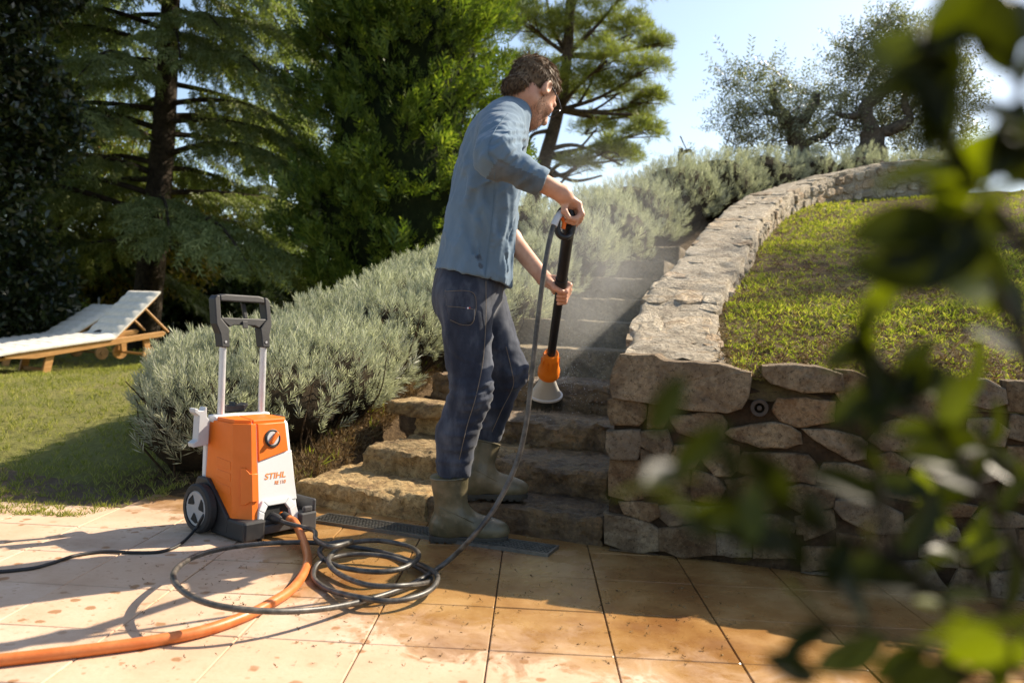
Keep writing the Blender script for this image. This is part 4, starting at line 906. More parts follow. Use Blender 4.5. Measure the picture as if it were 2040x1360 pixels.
# ================================================================== PRESSURE WASHER
def plastic(name, c, rough=.42, dirt=.25, dirtc=(.10, .07, .05)):
    m = Mat(name); k = m.coord('Object'); n = m.noise(14, 6, .65, k); n2 = m.noise(120, 3, .6, k)
    col = m.mix(m.ramp(n, [(.42, (0,) * 3), (.75, (dirt,) * 3)]), c, tuple(np.array(c) * .6 + np.array(dirtc) * .4))
    col = m.mix(m.ramp(m.noise(55, 5, .7, k), [(.66, (0,) * 3), (.72, (dirt * 1.2,) * 3)]), col, dirtc)
    m.color(col).set(Roughness=m.ramp(n, [(.3, (rough - .06,) * 3), (.7, (rough + .15,) * 3)]), Specular_IOR_Level=.4); m.bump(n2, .06, .002); return m.m
M_or = plastic("orange plastic", (.80, .165, .012), .40, .22, (.3, .07, .02)); M_wh = plastic("white plastic", (.66, .66, .66), .45, .3, (.3, .27, .23)); M_bk = plastic("black plastic", (.022, .022, .024), .5, .5, (.09, .08, .07))
M_gy = plastic("light grey plastic", (.50, .51, .52), .45, .25); M_dg = plastic("dark grey plastic", (.055, .055, .058), .55, .5, (.12, .11, .10)); M_hub = plastic("hub grey plastic", (.30, .31, .32), .45, .2); M_tyre = simple("tyre rubber", (.018, .018, .019), .7, .3, 50, .3)
M_shade = simple("painted shade black", (.006, .006, .006), .8, .1)  # near-black colour painted for the shade inside openings
WR = empty("pressure_washer", (-.928, 2.964, 0), rad(52)); tag(WR, "orange and white electric pressure washer with black handle on the patio", "pressure washer")
PB = np.array([(-.13, .085), (-.13, -.10), (-.095, -.155), (.095, -.155), (.125, -.11), (.125, .085)]); PT = np.array([(-.115, .085), (-.115, -.06), (-.076, -.10), (.074, -.10), (.104, -.065), (.104, .085)])
def SW(u, z, off=0.0):
    f = np.clip((z - .06) / .325, -.2, 1.1); P = PB + (PT - PB) * f; n = []
    i = int(min(max(math.floor(u), 0), 4)); t = u - i; p = P[i] + (P[i + 1] - P[i]) * t
    def en(j): d = nrm(P[j + 1] - P[j]); return np.array([d[1], -d[0]]) * -1
    nn = en(i)
    if t < .02 and i > 0: nn = nrm(en(i) + en(i - 1))
    if t > .98 and i < 4: nn = nrm(en(i) + en(i + 1))
    q = p - nn * 0 + (-nn if False else nn) * 0
    o = np.array([-(P[i + 1] - P[i])[1], (P[i + 1] - P[i])[0]]); o = nrm(o)
    c = np.array([0, -.02]); o = o if np.dot(o, p - c) > 0 else -o
    if t < .02 and i > 0:
        e = nrm(np.array([-(P[i] - P[i - 1])[1], (P[i] - P[i - 1])[0]])); e = e if np.dot(e, p - c) > 0 else -e; o = (o + e) / (1 + np.dot(o, e))
    q = p + o * off; return np.array([q[0], q[1], z])
def wpanel(name, us, zlo, zhi, off, mat, par, nz=6, bevel=.003, inner=-.006):
    A = []; B = []
    for u in us:
        for k in range(nz + 1):
            z = zlo(u) + (zhi(u) - zlo(u)) * k / nz; A.append(SW(u, z, off)); B.append(SW(u, z, inner))
    m = nz + 1; n = len(us); V = A + B; Fq = []
    for i in range(n - 1):
        for k in range(nz):
            a = i * m + k; Fq.append((a, a + 1, a + m + 1, a + m)); Fq.append((n * m + a, n * m + a + m, n * m + a + m + 1, n * m + a + 1))
    ring = [k for k in range(m)] + [i * m + nz for i in range(1, n)] + [(n - 1) * m + k for k in range(nz - 1, -1, -1)] + [i * m for i in range(n - 2, 0, -1)]
    for a, b in zip(ring, ring[1:] + ring[:1]): Fq.append((a, n * m + a, n * m + b, b))
    b = MB(); b.add(V, Fq); o = b.build(name, mat, par, True, bevel=bevel)
    me = o.data
    import bmesh
    bm = bmesh.new(); bm.from_mesh(me); bmesh.ops.recalc_face_normals(bm, faces=bm.faces); bm.to_mesh(me); bm.free(); return o
# body core
b = MB(); zs = [.055, .12, .2, .29, .385, .398]
V = []
for z in zs:
    for i in range(6):
        q = SW(i if i < 5 else 4.9999, z, -.012 if z == .398 else 0); V.append(q)
Fq = [tuple(range(5, -1, -1)), tuple(30 + i for i in range(6))]
for k in range(5):
    for i in range(6): j = (i + 1) % 6; Fq.append((k * 6 + i, k * 6 + j, k * 6 + 6 + j, k * 6 + 6 + i))
b.add(V, Fq); body = b.build("body", M_wh, WR, True, bevel=.006)
ZS = lambda u: .168 - (.168 - .06) * min(max((u - .03) / .8, 0), 1)
shell = wpanel("side_shell", [.03, .2, .4, .6, .8, .999, 1.0001, 1.35, 1.7, 1.999, 2.0001, 2.06, 2.11], ZS, lambda u: .392, .007, M_or, WR, 6)
for z0 in (.245, .205, .16):                                    # moulded ribs of the side shell
    wpanel("rib", [.42, .6, .8, .95], lambda u, z0=z0: z0 - .012 * u, lambda u, z0=z0: z0 - .012 * u + .028, .0088, M_or, shell, 1, .0015)
wpanel("grip_recess", [1.45, 1.7, 1.999, 2.0001, 2.105], lambda u: .12 + (.012 if u > 1.99 else 0), lambda u: .245 - (.02 if u > 1.99 else 0), .0145, M_or, shell, 2, .004)
dialp = wpanel("dial_panel", [2.155, 2.4, 2.6, 2.8, 2.93], lambda u: .262 + .036 * (u - 2.15), lambda u: .392, .007, M_or, WR, 3)
wpanel("front_panel", [2.14, 2.4, 2.6, 2.8, 2.999, 3.0001, 3.5, 3.9], lambda u: .118, lambda u: min(.258 + .034 * (u - 2.15), .283), .0035, M_wh, WR, 3)
# top plates
def topz(poly, z0, z1, mat, name, par, bev=.004):
    b = MB(); b.prism(poly, z0, z1); return b.build(name, mat, par, False, bevel=bev)
topz([(-.112, .05), (-.112, -.056), (-.073, -.094), (-.068, -.094), (-.03, .05)], .386, .405, M_or, "top_cover", WR)
topz([(-.026, .05), (-.064, -.094), (.068, -.094), (.088, -.07), (.088, .05)], .386, .405, M_or, "top_cover", WR)
topz([(-.122, .052), (.112, .052), (.112, .098), (-.122, .098)], .30, .409, M_wh, "back_frame", WR, .006)
topz([(-.128, .088), (.118, .088), (.118, .112), (-.128, .112)], .09, .385, M_wh, "back_frame", WR, .006)
# arch with connectors
def front_pt(x, z, off): y = -.155 + .055 * np.clip((z - .06) / .325, 0, 1); return (x, y - off, z)
b = MB(); ar = [(-.060, .02), (-.052, .088), (-.036, .110), (.036, .110), (.052, .088), (.064, .02)]
b.prism(ar, 0, 1, M=lambda q: np.array(front_pt(q[0], q[1], .004 if q[2] > .5 else -.04))); b.build("recess_shade", M_shade, WR)  # slightly proud black plate, paints the shade of the arch opening
oa = [(-.083, .045), (-.074, .100), (-.055, .130), (.055, .130), (.082, .100), (.095, .045)]
b = MB()
ia = ar; poly_pairs = list(zip(oa, ia))
for (o0, i0), (o1, i1) in zip(poly_pairs[:-1], poly_pairs[1:]):
    q = [o0, o1, (i1[0], max(i1[1], .03)), (i0[0], max(i0[1], .03))]; b.prism(q, 0, 1, M=lambda r: np.array(front_pt(r[0], r[1], .016 - .08 * max(0, r[1] - .09) if r[2] > .5 else -.01)))
b.build("arch_frame", M_wh, WR, False, bevel=.003)
# base, feet, tray
b = MB(); b.prism([(-.125, -.165), (.10, -.165), (.10, .12), (-.125, .12)], .022, .062); b.build("base", M_bk, WR, False, bevel=.006)
b = MB(); b.prism([(-.145, -.185), (-.06, -.185), (-.05, -.12), (-.05, .02), (-.145, .02)], .002, .072); b.build("foot", M_bk, WR, False, bevel=.009)
b = MB(); b.prism([(-.062, -.175), (.10, -.175), (.10, -.15), (-.062, -.15)], .016, .046); b.build("front_bar", M_dg, WR, False, bevel=.004)
tr_ = MB(); tr_.prism([(.085, -.19), (.155, -.19), (.155, -.04), (.085, -.04)], .002, .07); tr_.prism([(.140, -.186), (.155, -.186), (.155, -.044), (.140, -.044)], .0685, .115); tr_.prism([(.1275, -.075), (.139, -.075), (.139, -.044), (.1275, -.044)], .069, .165); tr_.prism([(.1, -.186), (.139, -.186), (.139, -.172), (.1, -.172)], .069, .092)
tr_.build("nozzle_tray", M_dg, WR, False, bevel=.006)
b = MB(); b.lathe([(.021, 0), (.021, .0015)], 18, (.118, -.118, .0695)); b.build("hole_shade", M_shade, WR)  # black disc on the solid tray, shade of a hole as colour
b = MB(); b.prism([(-.16, .0), (-.16, .0), (-.16, .0)], 0, .001) if False else None
b = MB()
pf = [(-.085, .02), (-.085, .075), (.045, .19), (.105, .19), (.125, .15), (.125, .05), (.09, .022)]
b.prism(pf, -.148, -.131, M=lambda q: np.array((q[2], q[0], q[1]))); b.build("wheel_fender", M_bk, WR, False, bevel=.004)
b = MB(); b.prism(pf, .127, .142, M=lambda q: np.array((q[2], q[0], q[1]))); b.build("wheel_fender", M_bk, WR, False, bevel=.004)
for sg in (-1, 1):
    Rw = np.array([[0, 0, sg], [1, 0, 0], [0, 1, 0]], float)  # lathe axis -> local x
    wroot = MB().lathe([(.058, -.018), (.078, -.019), (.086, -.012), (.087, .010), (.080, .017), (.064, .018), (.062, .012), (.058, .010)], 36, (sg * .168, .05, .0875), Rw).build("wheel", M_tyre, WR, True)
    MB().lathe([(.0, -.012), (.062, -.012), (.064, .012), (.058, .0165), (.050, .015), (.0, .015)], 36, (sg * .168, .05, .0875), Rw).build("hub", M_hub, wroot, True)
    for k in range(3):
        a0 = 2 * math.pi * k / 3 + .5; b = MB(); pts = [(.018, a0 + .25), (.05, a0 - .32), (.052, a0), (.05, a0 + .34 + .3), (.02, a0 + .6)]
        b.prism([(r * math.cos(a), r * math.sin(a)) for r, a in pts], .0155, .0168, M=lambda q: np.array((sg * (.168 + q[2]), .05 + q[0], .0875 + q[1]))); b.build("hub_shade", M_shade, wroot)  # dark plates on the closed hub paint the shade of cutouts
# telescopic tubes and handle
M_al = simple("silver tube", (.62, .63, .65), .35, .06, 40, .03, .35)
for sg in (-1, 1):
    b = MB(); b.tube([(sg * .085, .072, .395), (sg * .085, .074, .67)], .0125, 16); tb_ = b.build("handle_tube", M_al, WR, True)
    b = MB(); b.tube([(sg * .085, .0745, .638), (sg * .085, .0745, .644)], .0136, 16); b.build("tube_collar", M_al, tb_, True)
tilt = lambda x, z, t: np.array((x, .076 + t + (z - .655) * .19, z))
def hpoly(poly, t0, t1, name, mat, par, bev=.004):
    b = MB(); b.prism(poly, t0, t1, M=lambda q: tilt(q[0], q[1], q[2])); return b.build(name, mat, par, False, bevel=bev)
hd = MB()
for sg in (-1, 1):
    leg = [(.069, .652), (.101, .652), (.104, .70), (.117, .735), (.1165, .825), (.106, .838), (.094, .838), (.095, .756), (.066, .722), (.067, .70)]
    leg = [(sg * x, z) for x, z in leg]; leg = leg if sg > 0 else leg[::-1]
    hpoly(leg, -.022, .02, "handle_leg", M_bk, WR)
    b = MB(); q = tilt(sg * .085, .672, -.0235); b.lathe([(.0, -.001), (.0045, -.001), (.0045, .001), (0, .001)], 12, q, np.array([[1, 0, 0], [0, 0, -1], [0, 1, 0]])); b.build("screw", M_gy, WR)
hpoly([(-.0935, .817), (.0935, .817), (.0935, .838), (.07, .8435), (-.07, .8435), (-.0935, .838)], -.021, .019, "handle_grip", M_bk, WR, .005)
hpoly([(-.0935, .752), (-.06, .724), (-.045, .732), (.045, .732), (.06, .724), (.0935, .752), (.0935, .758), (-.0935, .758)], -.02, .018, "handle_crossbar", M_bk, WR)
hpoly([(-.012, .722), (.010, .722), (.010, .748), (-.012, .748)], -.026, -.0205, "latch", M_bk, WR, .002)
hpoly([(.018, .758), (.032, .758), (.026, .815), (.010, .815)], .004, .016, "handle_brace", M_bk, WR, .002)
# hooks
b = MB(); hx = [(-.135, .305), (-.192, .300), (-.196, .315), (-.178, .325), (-.176, .41), (-.193, .422), (-.194, .437), (-.183, .437), (-.176, .428), (-.158, .428), (-.152, .440), (-.146, .440), (-.144, .405), (-.135, .395)]
b.prism(hx[::-1], .062, .098, M=lambda q: np.array((q[0], q[2], q[1]))); b.build("gun_holder", M_gy, WR, False, bevel=.003)
b = MB(); b.prism([(-.04, .41), (.035, .41), (.05, .428), (.05, .442), (.035, .436), (.003, .434), (.003, .446), (-.004, .446), (-.004, .434), (-.035, .436), (-.05, .442), (-.055, .425)], .105, .15, M=lambda q: np.array((q[0], q[2], q[1]))); b.build("cable_hook", M_bk, WR, False, bevel=.004)
b = MB(); b.prism([(.118, .365), (.15, .368), (.165, .372), (.172, .366), (.176, .392), (.166, .396), (.15, .39), (.118, .392)], .06, .095, M=lambda q: np.array((q[0], q[2], q[1]))); b.build("cable_hook", M_bk, WR, False, bevel=.004)
# dial on the sloping front
an = math.atan(.055 / .325); Rf = np.array([[1, 0, 0], [0, math.sin(an), -math.cos(an)], [0, math.cos(an), math.sin(an)]]).T
# columns: x, up-in-plane, outward
ex = np.array([1., 0, 0]); eu = np.array([0, math.sin(an), math.cos(an)]); eo = np.array([0, -math.cos(an), math.sin(an)]); RF = np.stack([ex, eu, eo], 1)
dc = np.array(front_pt(.004, .338, .0075))
dial = MB().lathe([(.0, -.004), (.0315, -.004), (.0325, .003), (.0295, .0045), (.027, .0015), (0, .0015)], 32, dc, RF).build("dial", M_bk, WR, True)
MB().lathe([(.0, 0), (.0245, 0), (.0235, .003), (0, .003)], 32, dc + eo * .0018, RF).build("dial_face", M_gy, dial, True)
a = rad(48); kx = ex * math.cos(a) + eu * math.sin(a); ky = -ex * math.sin(a) + eu * math.cos(a); RK = np.stack([kx, ky, eo], 1)
b = MB(); b.box(dc + eo * .012, (.050, .015, .016), RK, .004); b.build("knob", M_or, dial, True)
# lettering
def text_obj(body, size, shear, name, mat, par, M, width=None, off=.0):
    cu = bpy.data.curves.new(name, 'FONT'); cu.body = body; cu.size = size; cu.shear = shear; cu.offset = off; cu.extrude = .0004; cu.align_x = 'LEFT'
    o = bpy.data.objects.new(name, cu); COL.objects.link(o); dg = bpy.context.evaluated_depsgraph_get(); me = bpy.data.meshes.new_from_object(o.evaluated_get(dg)); bpy.data.objects.remove(o)
    co = np.empty(len(me.vertices) * 3); me.vertices.foreach_get("co", co); co = co.reshape(-1, 3); w = co[:, 0].max() - co[:, 0].min()
    co[:, 0] -= co[:, 0].min()
    if width: co[:, 0] *= width / w
    co = np.array([M(q) for q in co]); me.vertices.foreach_set("co", co.ravel()); me.update(); me.materials.clear(); me.materials.append(mat)
    return obj_me(name, me, None, par)
tx = lambda x0, z0: (lambda q: np.array(front_pt(x0, z0, .0042)) + ex * q[0] + eu * q[1] + eo * (q[2]))
M_txt = simple("orange print", (.80, .24, .03), .5, .05)
text_obj("STIHL", .029, .22, "lettering", M_txt, WR, tx(-.036, .199), .088, .0004)
text_obj("RE 110", .0175, .22, "lettering", M_txt, WR, tx(.004, .178), .047, .0001)
# hose couplings in the arch
b = MB(); b.tube([(-.012, -.125, .068), (-.012, -.178, .066), (-.010, -.20, .0625)], [.017, .017, .0115], 14); b.tube([(-.012, -.150, .067), (-.012, -.162, .067)], .0195, 14); b.build("hose_coupling", M_bk, WR, True)
b = MB(); b.tube([(.026, -.125, .066), (.026, -.165, .066)], .0145, 14); b.build("hose_coupling", M_or, WR, True)
b = MB(); b.tube([(.026, -.165, .066), (.027, -.195, .062)], [.0175, .0165], 14); b.build("hose_coupling", M_bk, WR, True)
def wloc(p):
    a = rad(52); return np.array([-.928 + p[0] * math.cos(a) - p[1] * math.sin(a), 2.964 + p[0] * math.sin(a) + p[1] * math.cos(a), p[2]])
# ================================================================== PERSON
def skin_mat():
    m = Mat("skin"); k = m.coord(); n = m.noise(40, 5, .6, k); n2 = m.noise(9, 3, .5, k)
    m.color(m.mix(m.ramp(n2, [(.4, (0,) * 3), (.65, (.5,) * 3)]), m.ramp(n, [(.35, (.50, .26, .165)), (.65, (.60, .345, .235))]), (.52, .215, .135)))
    m.set(Roughness=.5, Specular_IOR_Level=.35, Subsurface_Weight=.08); m.b.inputs['Subsurface Radius'].default_value = (.012, .005, .003); m.bump(m.noise(260, 3, .6, k), .12, .002); return m.m
def fabric(name, stops, weave=900, scale=14, bump=.25, rough=.85, streak=(1, 1, 1), stain=None):
    m = Mat(name); k = m.coord(); mp = m.new("ShaderNodeMapping"); mp.inputs['Scale'].default_value = streak; m.link(k, mp.inputs[0])
    n = m.noise(scale, 6, .6, mp.outputs[0]); c = m.ramp(n, stops)
    if stain is not None:
        for (ctr, r_, colr) in stain:
            d = m.new("ShaderNodeVectorMath"); d.operation = 'DISTANCE'; m.link(k, d.inputs[0]); d.inputs[1].default_value = tuple(ctr)
            dd = m.math('ADD', d.outputs['Value'], m.math('MULTIPLY', m.math('SUBTRACT', m.noise(45, 5, .7, k), .5), r_ * 2.2)); c = m.mix(m.ramp(m.math('DIVIDE', dd, r_ * 2), [(.35, (.8,) * 3), (.6, (0,) * 3)]), c, colr)
    m.color(c).set(Roughness=rough, Specular_IOR_Level=.15, Sheen_Weight=.15)
    m.bump(m.math('ADD', m.math('MULTIPLY', m.noise(weave, 2, .5, k), .25), m.math('MULTIPLY', m.noise(90, 4, .6, mp.outputs[0]), .5)), bump, .004); return m.m
M_skin = skin_mat()
M_shirt = fabric("blue jersey", [(.30, (.108, .168, .232)), (.52, (.122, .186, .254)), (.72, (.138, .204, .272))], streak=(1, 1, .6), stain=[(at(955, 512, 2.815), .015, (.05, .055, .065)), (at(959, 528, 2.815), .012, (.05, .055, .065))])
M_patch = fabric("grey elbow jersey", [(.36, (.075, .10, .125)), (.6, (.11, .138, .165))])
M_jean = fabric("blue denim", [(.36, (.016, .02, .033)), (.5, (.028, .035, .054)), (.66, (.075, .085, .11))], scale=9, streak=(1.4, 1.4, .6))
def boot_mat():
    m = Mat("rubber boot"); k = m.coord(); n = m.noise(9, 6, .6, k); c = m.ramp(n, [(.36, (.075, .065, .036)), (.5, (.12, .10, .056)), (.66, (.2, .155, .09))])
    c = m.mix(m.ramp(m.noise(45, 6, .7, k), [(.55, (0,) * 3), (.75, (.5,) * 3)]), c, (.26, .2, .13)); m.color(c).set(Roughness=m.ramp(n, [(.35, (.28,) * 3), (.65, (.5,) * 3)]), Specular_IOR_Level=.45); m.bump(m.noise(60, 5, .6, k), .2, .004); return m.m
M_boot = boot_mat(); M_sole = simple("boot sole", (.035, .03, .022), .7, .3, 40, .4)
M_hair = leafmat("brown hair", (.06, .037, .022), (.125, .08, .047), (.25, .165, .095), .2, .6, .25, (1, .8, .6)); M_beard = leafmat("beard stubble", (.05, .03, .02), (.10, .06, .035), (.16, .09, .05), .1, .5, .3, (1, .8, .6))
def zof(py, Y, px=980): return at(px, py, Y)[2]
# spine levels: image height, centre x, depth, half depth (forward), half width
LV = [(590, 938, 3.0, .136, .186), (555, 941, 3.0, .135, .186), (480, 950, 3.0, .130, .180), (400, 965, 3.0, .126, .180), (330, 976, 2.99, .121, .192), (270, 990, 2.985, .112, .198), (240, 1000, 2.98, .100, .176), (218, 1013, 2.98, .082, .125), (203, 1022, 2.98, .066, .082), (190, 1028, 2.98, .055, .06)]
SPC = np.array([at(cx, py, Y) for py, cx, Y, a, b in LV]); SPA = np.array([(a, b) for *_, a, b in LV]); o_ = np.argsort(SPC[:, 2]); SPC = SPC[o_]; SPA = SPA[o_]
YAW = rad(9); FW = np.array([math.cos(YAW), math.sin(YAW)]); SDW = np.array([FW[1], -FW[0]])
SH_R = at(1000, 242, 2.815); EL_R = at(990, 312, 2.575); WR_R = at(1122, 388, 2.615); CU_R = at(1083, 366, 2.60)
SH_L = at(985, 245, 3.15); EL_L = at(985, 435, 3.20); WR_L = at(1084, 555, 2.99); CU_L = at(1010, 468, 3.16)
def torso_sd(p, grow=0.0):
    z = p[:, 2]; c = np.stack([np.interp(z, SPC[:, 2], SPC[:, k]) for k in (0, 1)], 1); a = np.interp(z, SPC[:, 2], SPA[:, 0]) + grow; b = np.interp(z, SPC[:, 2], SPA[:, 1]) + grow
    d = p[:, :2] - c; f = d @ FW; s = d @ SDW; k = (np.abs(f / a) ** 2.3 + np.abs(s / b) ** 2.3) ** (1 / 2.3)
    return (k - 1) * np.minimum(a, b)
def arm_t(p, a, b): ab = b - a; return np.clip((p - a) @ ab / (ab @ ab), 0, 1)
def stretch_noise(p, axis, fa, fp, seed, oct=3):
    axis = nrm(axis); t = p @ axis; q = p - t[:, None] * axis; return fbm(q * fp + axis * (t * fa)[:, None], oct, seed)
def ridge(n): return .42 - 2 * np.abs(n)
hemz = lambda p: .938 - .21 * ((p[:, :2] - SPC[1, :2]) @ FW)
neck0 = at(1023, 214, 2.98)
def shirt_parts(p):
    d = torso_sd(p) * .9
    arm = smin(sd_cone(p, SH_R + np.array([0, .03, -.01]), EL_R, .080, .066), sd_cone(p, EL_R, CU_R, .065, .047), .035)
    arml = smin(sd_cone(p, SH_L, EL_L, .076, .062), sd_cone(p, EL_L, CU_L, .062, .048), .03)
    arm = np.maximum(arm, (p - CU_R) @ nrm(CU_R - EL_R)); arml = np.maximum(arml, (p - CU_L) @ nrm(CU_L - EL_L)); return d, arm, arml
def shirt_join(p, d, arm, arml, wob):
    r = smin(d, arm, .032); r = smin(r, arml, .03)
    r = np.maximum(r, -np.maximum(torso_sd(p, -.013), p[:, 2] - hemz(p) - .03))
    r = np.maximum(r, hemz(p) + wob - p[:, 2]); r = np.maximum(r, -sd_cone(p, neck0, neck0 + np.array([.035, .01, .10]), .068, .075))
    return np.maximum(r, (p - neck0) @ nrm(np.array([-.25, 0, 1.])) - .028)
def shirt_sd(p): d, arm, arml = shirt_parts(p); return shirt_join(p, d, arm, arml, 0)
def shirt_det(p, _):
    d, arm, arml = shirt_parts(p)
    n1 = ridge(stretch_noise(p, EL_R - SH_R, 24, 9, 5)); n2 = ridge(stretch_noise(p, CU_R - EL_R + np.array([0, 0, -.1]), 26, 8, 6))
    ta = arm_t(p, SH_R, EL_R); tb = arm_t(p, EL_R, CU_R); w = sstep(0, .25, tb)
    arm = arm - .017 * (n1 * (.35 + .65 * ta) * (1 - w) + n2 * (1 - .55 * tb) * w) + .002
    # long drapes from the armpit and shoulder to the hem
    fv = ridge(stretch_noise(p, np.array([-.28, 0, 1.0]), 3.2, 13, 8)); fd = ridge(stretch_noise(p, np.array([.75, .1, .65]), 4, 15, 9)); ff = np.clip((p[:, :2] - SPC[2, :2]) @ FW / .12, -1, 1)
    zz = p[:, 2]; d = d - fv * (.008 + .009 * sstep(1.35, 1.0, zz)) * (.7 + .5 * np.clip(ff, 0, 1)) - .012 * fd * sstep(1.05, 1.3, zz) * sstep(1.55, 1.42, zz) - .003 * sstep(1.02, .94, zz)
    return shirt_join(p, d, arm, arml, .008 * fbm(p * 14, 2, 2))
lo = np.array([-.45, 2.42, .86]); hi = np.array([.25, 3.42, 1.68])
shV, shF = surf_nets(shirt_sd, lo, hi, .0062, shirt_det); shV = relax(shV, shF, 1, .3)
def px_of(P): q = P - np.array([0, 0, CAMZ]); k = FPX / (q @ _F0); return np.stack([1020 + k * (q @ _RT), 680 - k * (q @ _UP)], 1)
def creases(V, Fq, lines):
    """measured cloth folds: each line raises a ridge along the surface below it"""
    N = vnormals(V, Fq); pr = px_of(V); vis = N @ nrm(ray(980, 600)) < .15; D = np.zeros(len(V))
    for pts, sg, amp in lines:
        P = spline([(x, y, 0) for x, y in pts], 8)[:, :2]; d = np.full(len(V), 1e9); tt = np.zeros(len(V)); box = (pr[:, 0] > P[:, 0].min() - 30) & (pr[:, 0] < P[:, 0].max() + 30) & (pr[:, 1] > P[:, 1].min() - 30) & (pr[:, 1] < P[:, 1].max() + 30) & vis; ii = np.where(box)[0]
        if len(ii) == 0: continue
        dd = np.linalg.norm(pr[ii][:, None] - P[None], axis=2); k = dd.argmin(1); d = dd.min(1); t = k / (len(P) - 1); env = np.sin(math.pi * np.clip(t * .92 + .04, 0, 1)) ** .6
        D[ii] += amp * env * (np.exp(-(d / sg) ** 2) - .45 * np.exp(-(d / (2.1 * sg)) ** 2))
    return V + N * D[:, None]
SCR = [([(1052, 262), (1020, 262), (985, 285)], 5, .011), ([(1050, 275), (1015, 278), (975, 305)], 5, .012), ([(1046, 250), (1012, 245), (978, 262)], 5, .010), ([(1040, 238), (1008, 230), (985, 240)], 5, .008), ([(1050, 290), (1025, 296), (992, 325)], 5, .011),
       ([(1042, 306), (1018, 318), (1005, 345)], 5, .010), ([(1058, 312), (1040, 330), (1030, 360)], 4.5, .009), ([(1072, 325), (1055, 345), (1048, 368)], 4.5, .009), ([(1085, 338), (1070, 358), (1062, 378)], 4, .008), ([(968, 300), (985, 318), (1015, 330)], 5, -.009), ([(972, 280), (1000, 268), (1030, 270)], 4, -.007),
       ([(990, 365), (985, 430), (975, 520), (970, 562)], 7, .009), ([(1010, 385), (1005, 450), (992, 520), (988, 570)], 6, .006), ([(1028, 395), (1022, 450), (1010, 520), (1004, 575)], 6, .006), ([(1038, 410), (1035, 470), (1024, 530)], 5, .005), ([(960, 380), (950, 450), (930, 520), (918, 555)], 8, .009), ([(945, 330), (925, 420), (905, 500), (895, 548)], 8, .008),
       ([(975, 345), (955, 400), (945, 440)], 6, .008), ([(1012, 440), (1000, 470), (985, 490)], 5, .008), ([(940, 240), (925, 290), (918, 340)], 7, .006), ([(960, 230), (948, 280), (950, 330)], 6, .007), ([(900, 380), (890, 440), (880, 520)], 7, .007), ([(1005, 500), (1012, 530), (1010, 560)], 5, -.004), ([(985, 540), (1000, 552), (1014, 556)], 4, .004)]
shV = creases(shV, shF, SCR)

# ---- head
HC = at(1061, 186, 2.965); HY, HP = rad(46), rad(38)
hf = np.array([math.cos(HY) * math.cos(HP), math.sin(HY) * math.cos(HP), -math.sin(HP)]); hu = np.array([math.cos(HY) * math.sin(HP), math.sin(HY) * math.sin(HP), math.cos(HP)]); hr = np.cross(hf, hu); HR = np.stack([hr, hf, hu], 1)
hl = lambda a, b, c: HC + HR @ np.array([a, b, c], float)
EYE = np.eye(3)
def head_sd(p):
    d = sd_ell(p, hl(0, -.012, .030), HR, (.076, .095, .088)); d = smin(d, sd_ell(p, hl(0, .028, -.035), HR, (.060, .064, .080)), .03)
    d = smin(d, sd_ell(p, hl(0, .052, -.088), HR, (.036, .036, .026)), .03)            # chin
    d = smin(d, sd_cone(p, hl(.045, -.01, -.06), hl(.02, .055, -.095), .02, .018), .02); d = smin(d, sd_cone(p, hl(-.045, -.01, -.06), hl(-.02, .055, -.095), .02, .018), .02)
    d = smin(d, sd_cone(p, hl(0, .088, .012), hl(0, .108, -.030), .009, .0135), .012)     # nose
    d = smin(d, sd_cone(p, hl(-.012, .092, -.036), hl(.012, .092, -.036), .009, .009), .008)
    d = smin(d, sd_cone(p, hl(-.035, .078, .022), hl(.035, .078, .022), .012, .012), .012)    # brow
    for s in (-1, 1): d = smin(d, sd_ell(p, hl(.042 * s, .062, -.022), HR, (.02, .02, .018)), .015)   # cheeks
    for s in (-1, 1): d = -smin(-d, sd_ell(p, hl(.032 * s, .092, .004), HR, (.017, .012, .011)), .012)  # eye sockets
    for s in (-1, 1): d = smin(d, sd_ell(p, hl(.031 * s, .079, .003), HR, (.0125, .0125, .0125)), .003)
    d = smin(d, sd_cone(p, hl(-.018, .087, -.062), hl(.018, .087, -.062), .0065, .0065), .005); d = smin(d, sd_cone(p, hl(-.015, .085, -.071), hl(.015, .085, -.071), .007, .007), .004)
    for s in (-1, 1):                                                                 # ears
        e = sd_ell(p, hl(.081 * s, -.012, -.004), HR, (.011, .020, .033)); e = -smin(-e, sd_ell(p, hl(.092 * s, -.007, .002), HR, (.010, .011, .021)), .006); d = smin(d, e, .006)
    nk = sd_cone(p, hl(0, -.030, -.045), at(1022, 232, 2.98), .060, .064); d = smin(d, nk, .03)
    tr = sd_cone(p, at(1012, 240, 2.98), at(985, 300, 2.98), .06, .09); return smin(d, tr, .03)
c_ = hl(0, 0, -.03); hdV, hdF = surf_nets(head_sd, c_ - np.array([.21, .17, .26]), c_ + np.array([.17, .17, .19]), .0042); hdV = relax(hdV, hdF, 1, .3)
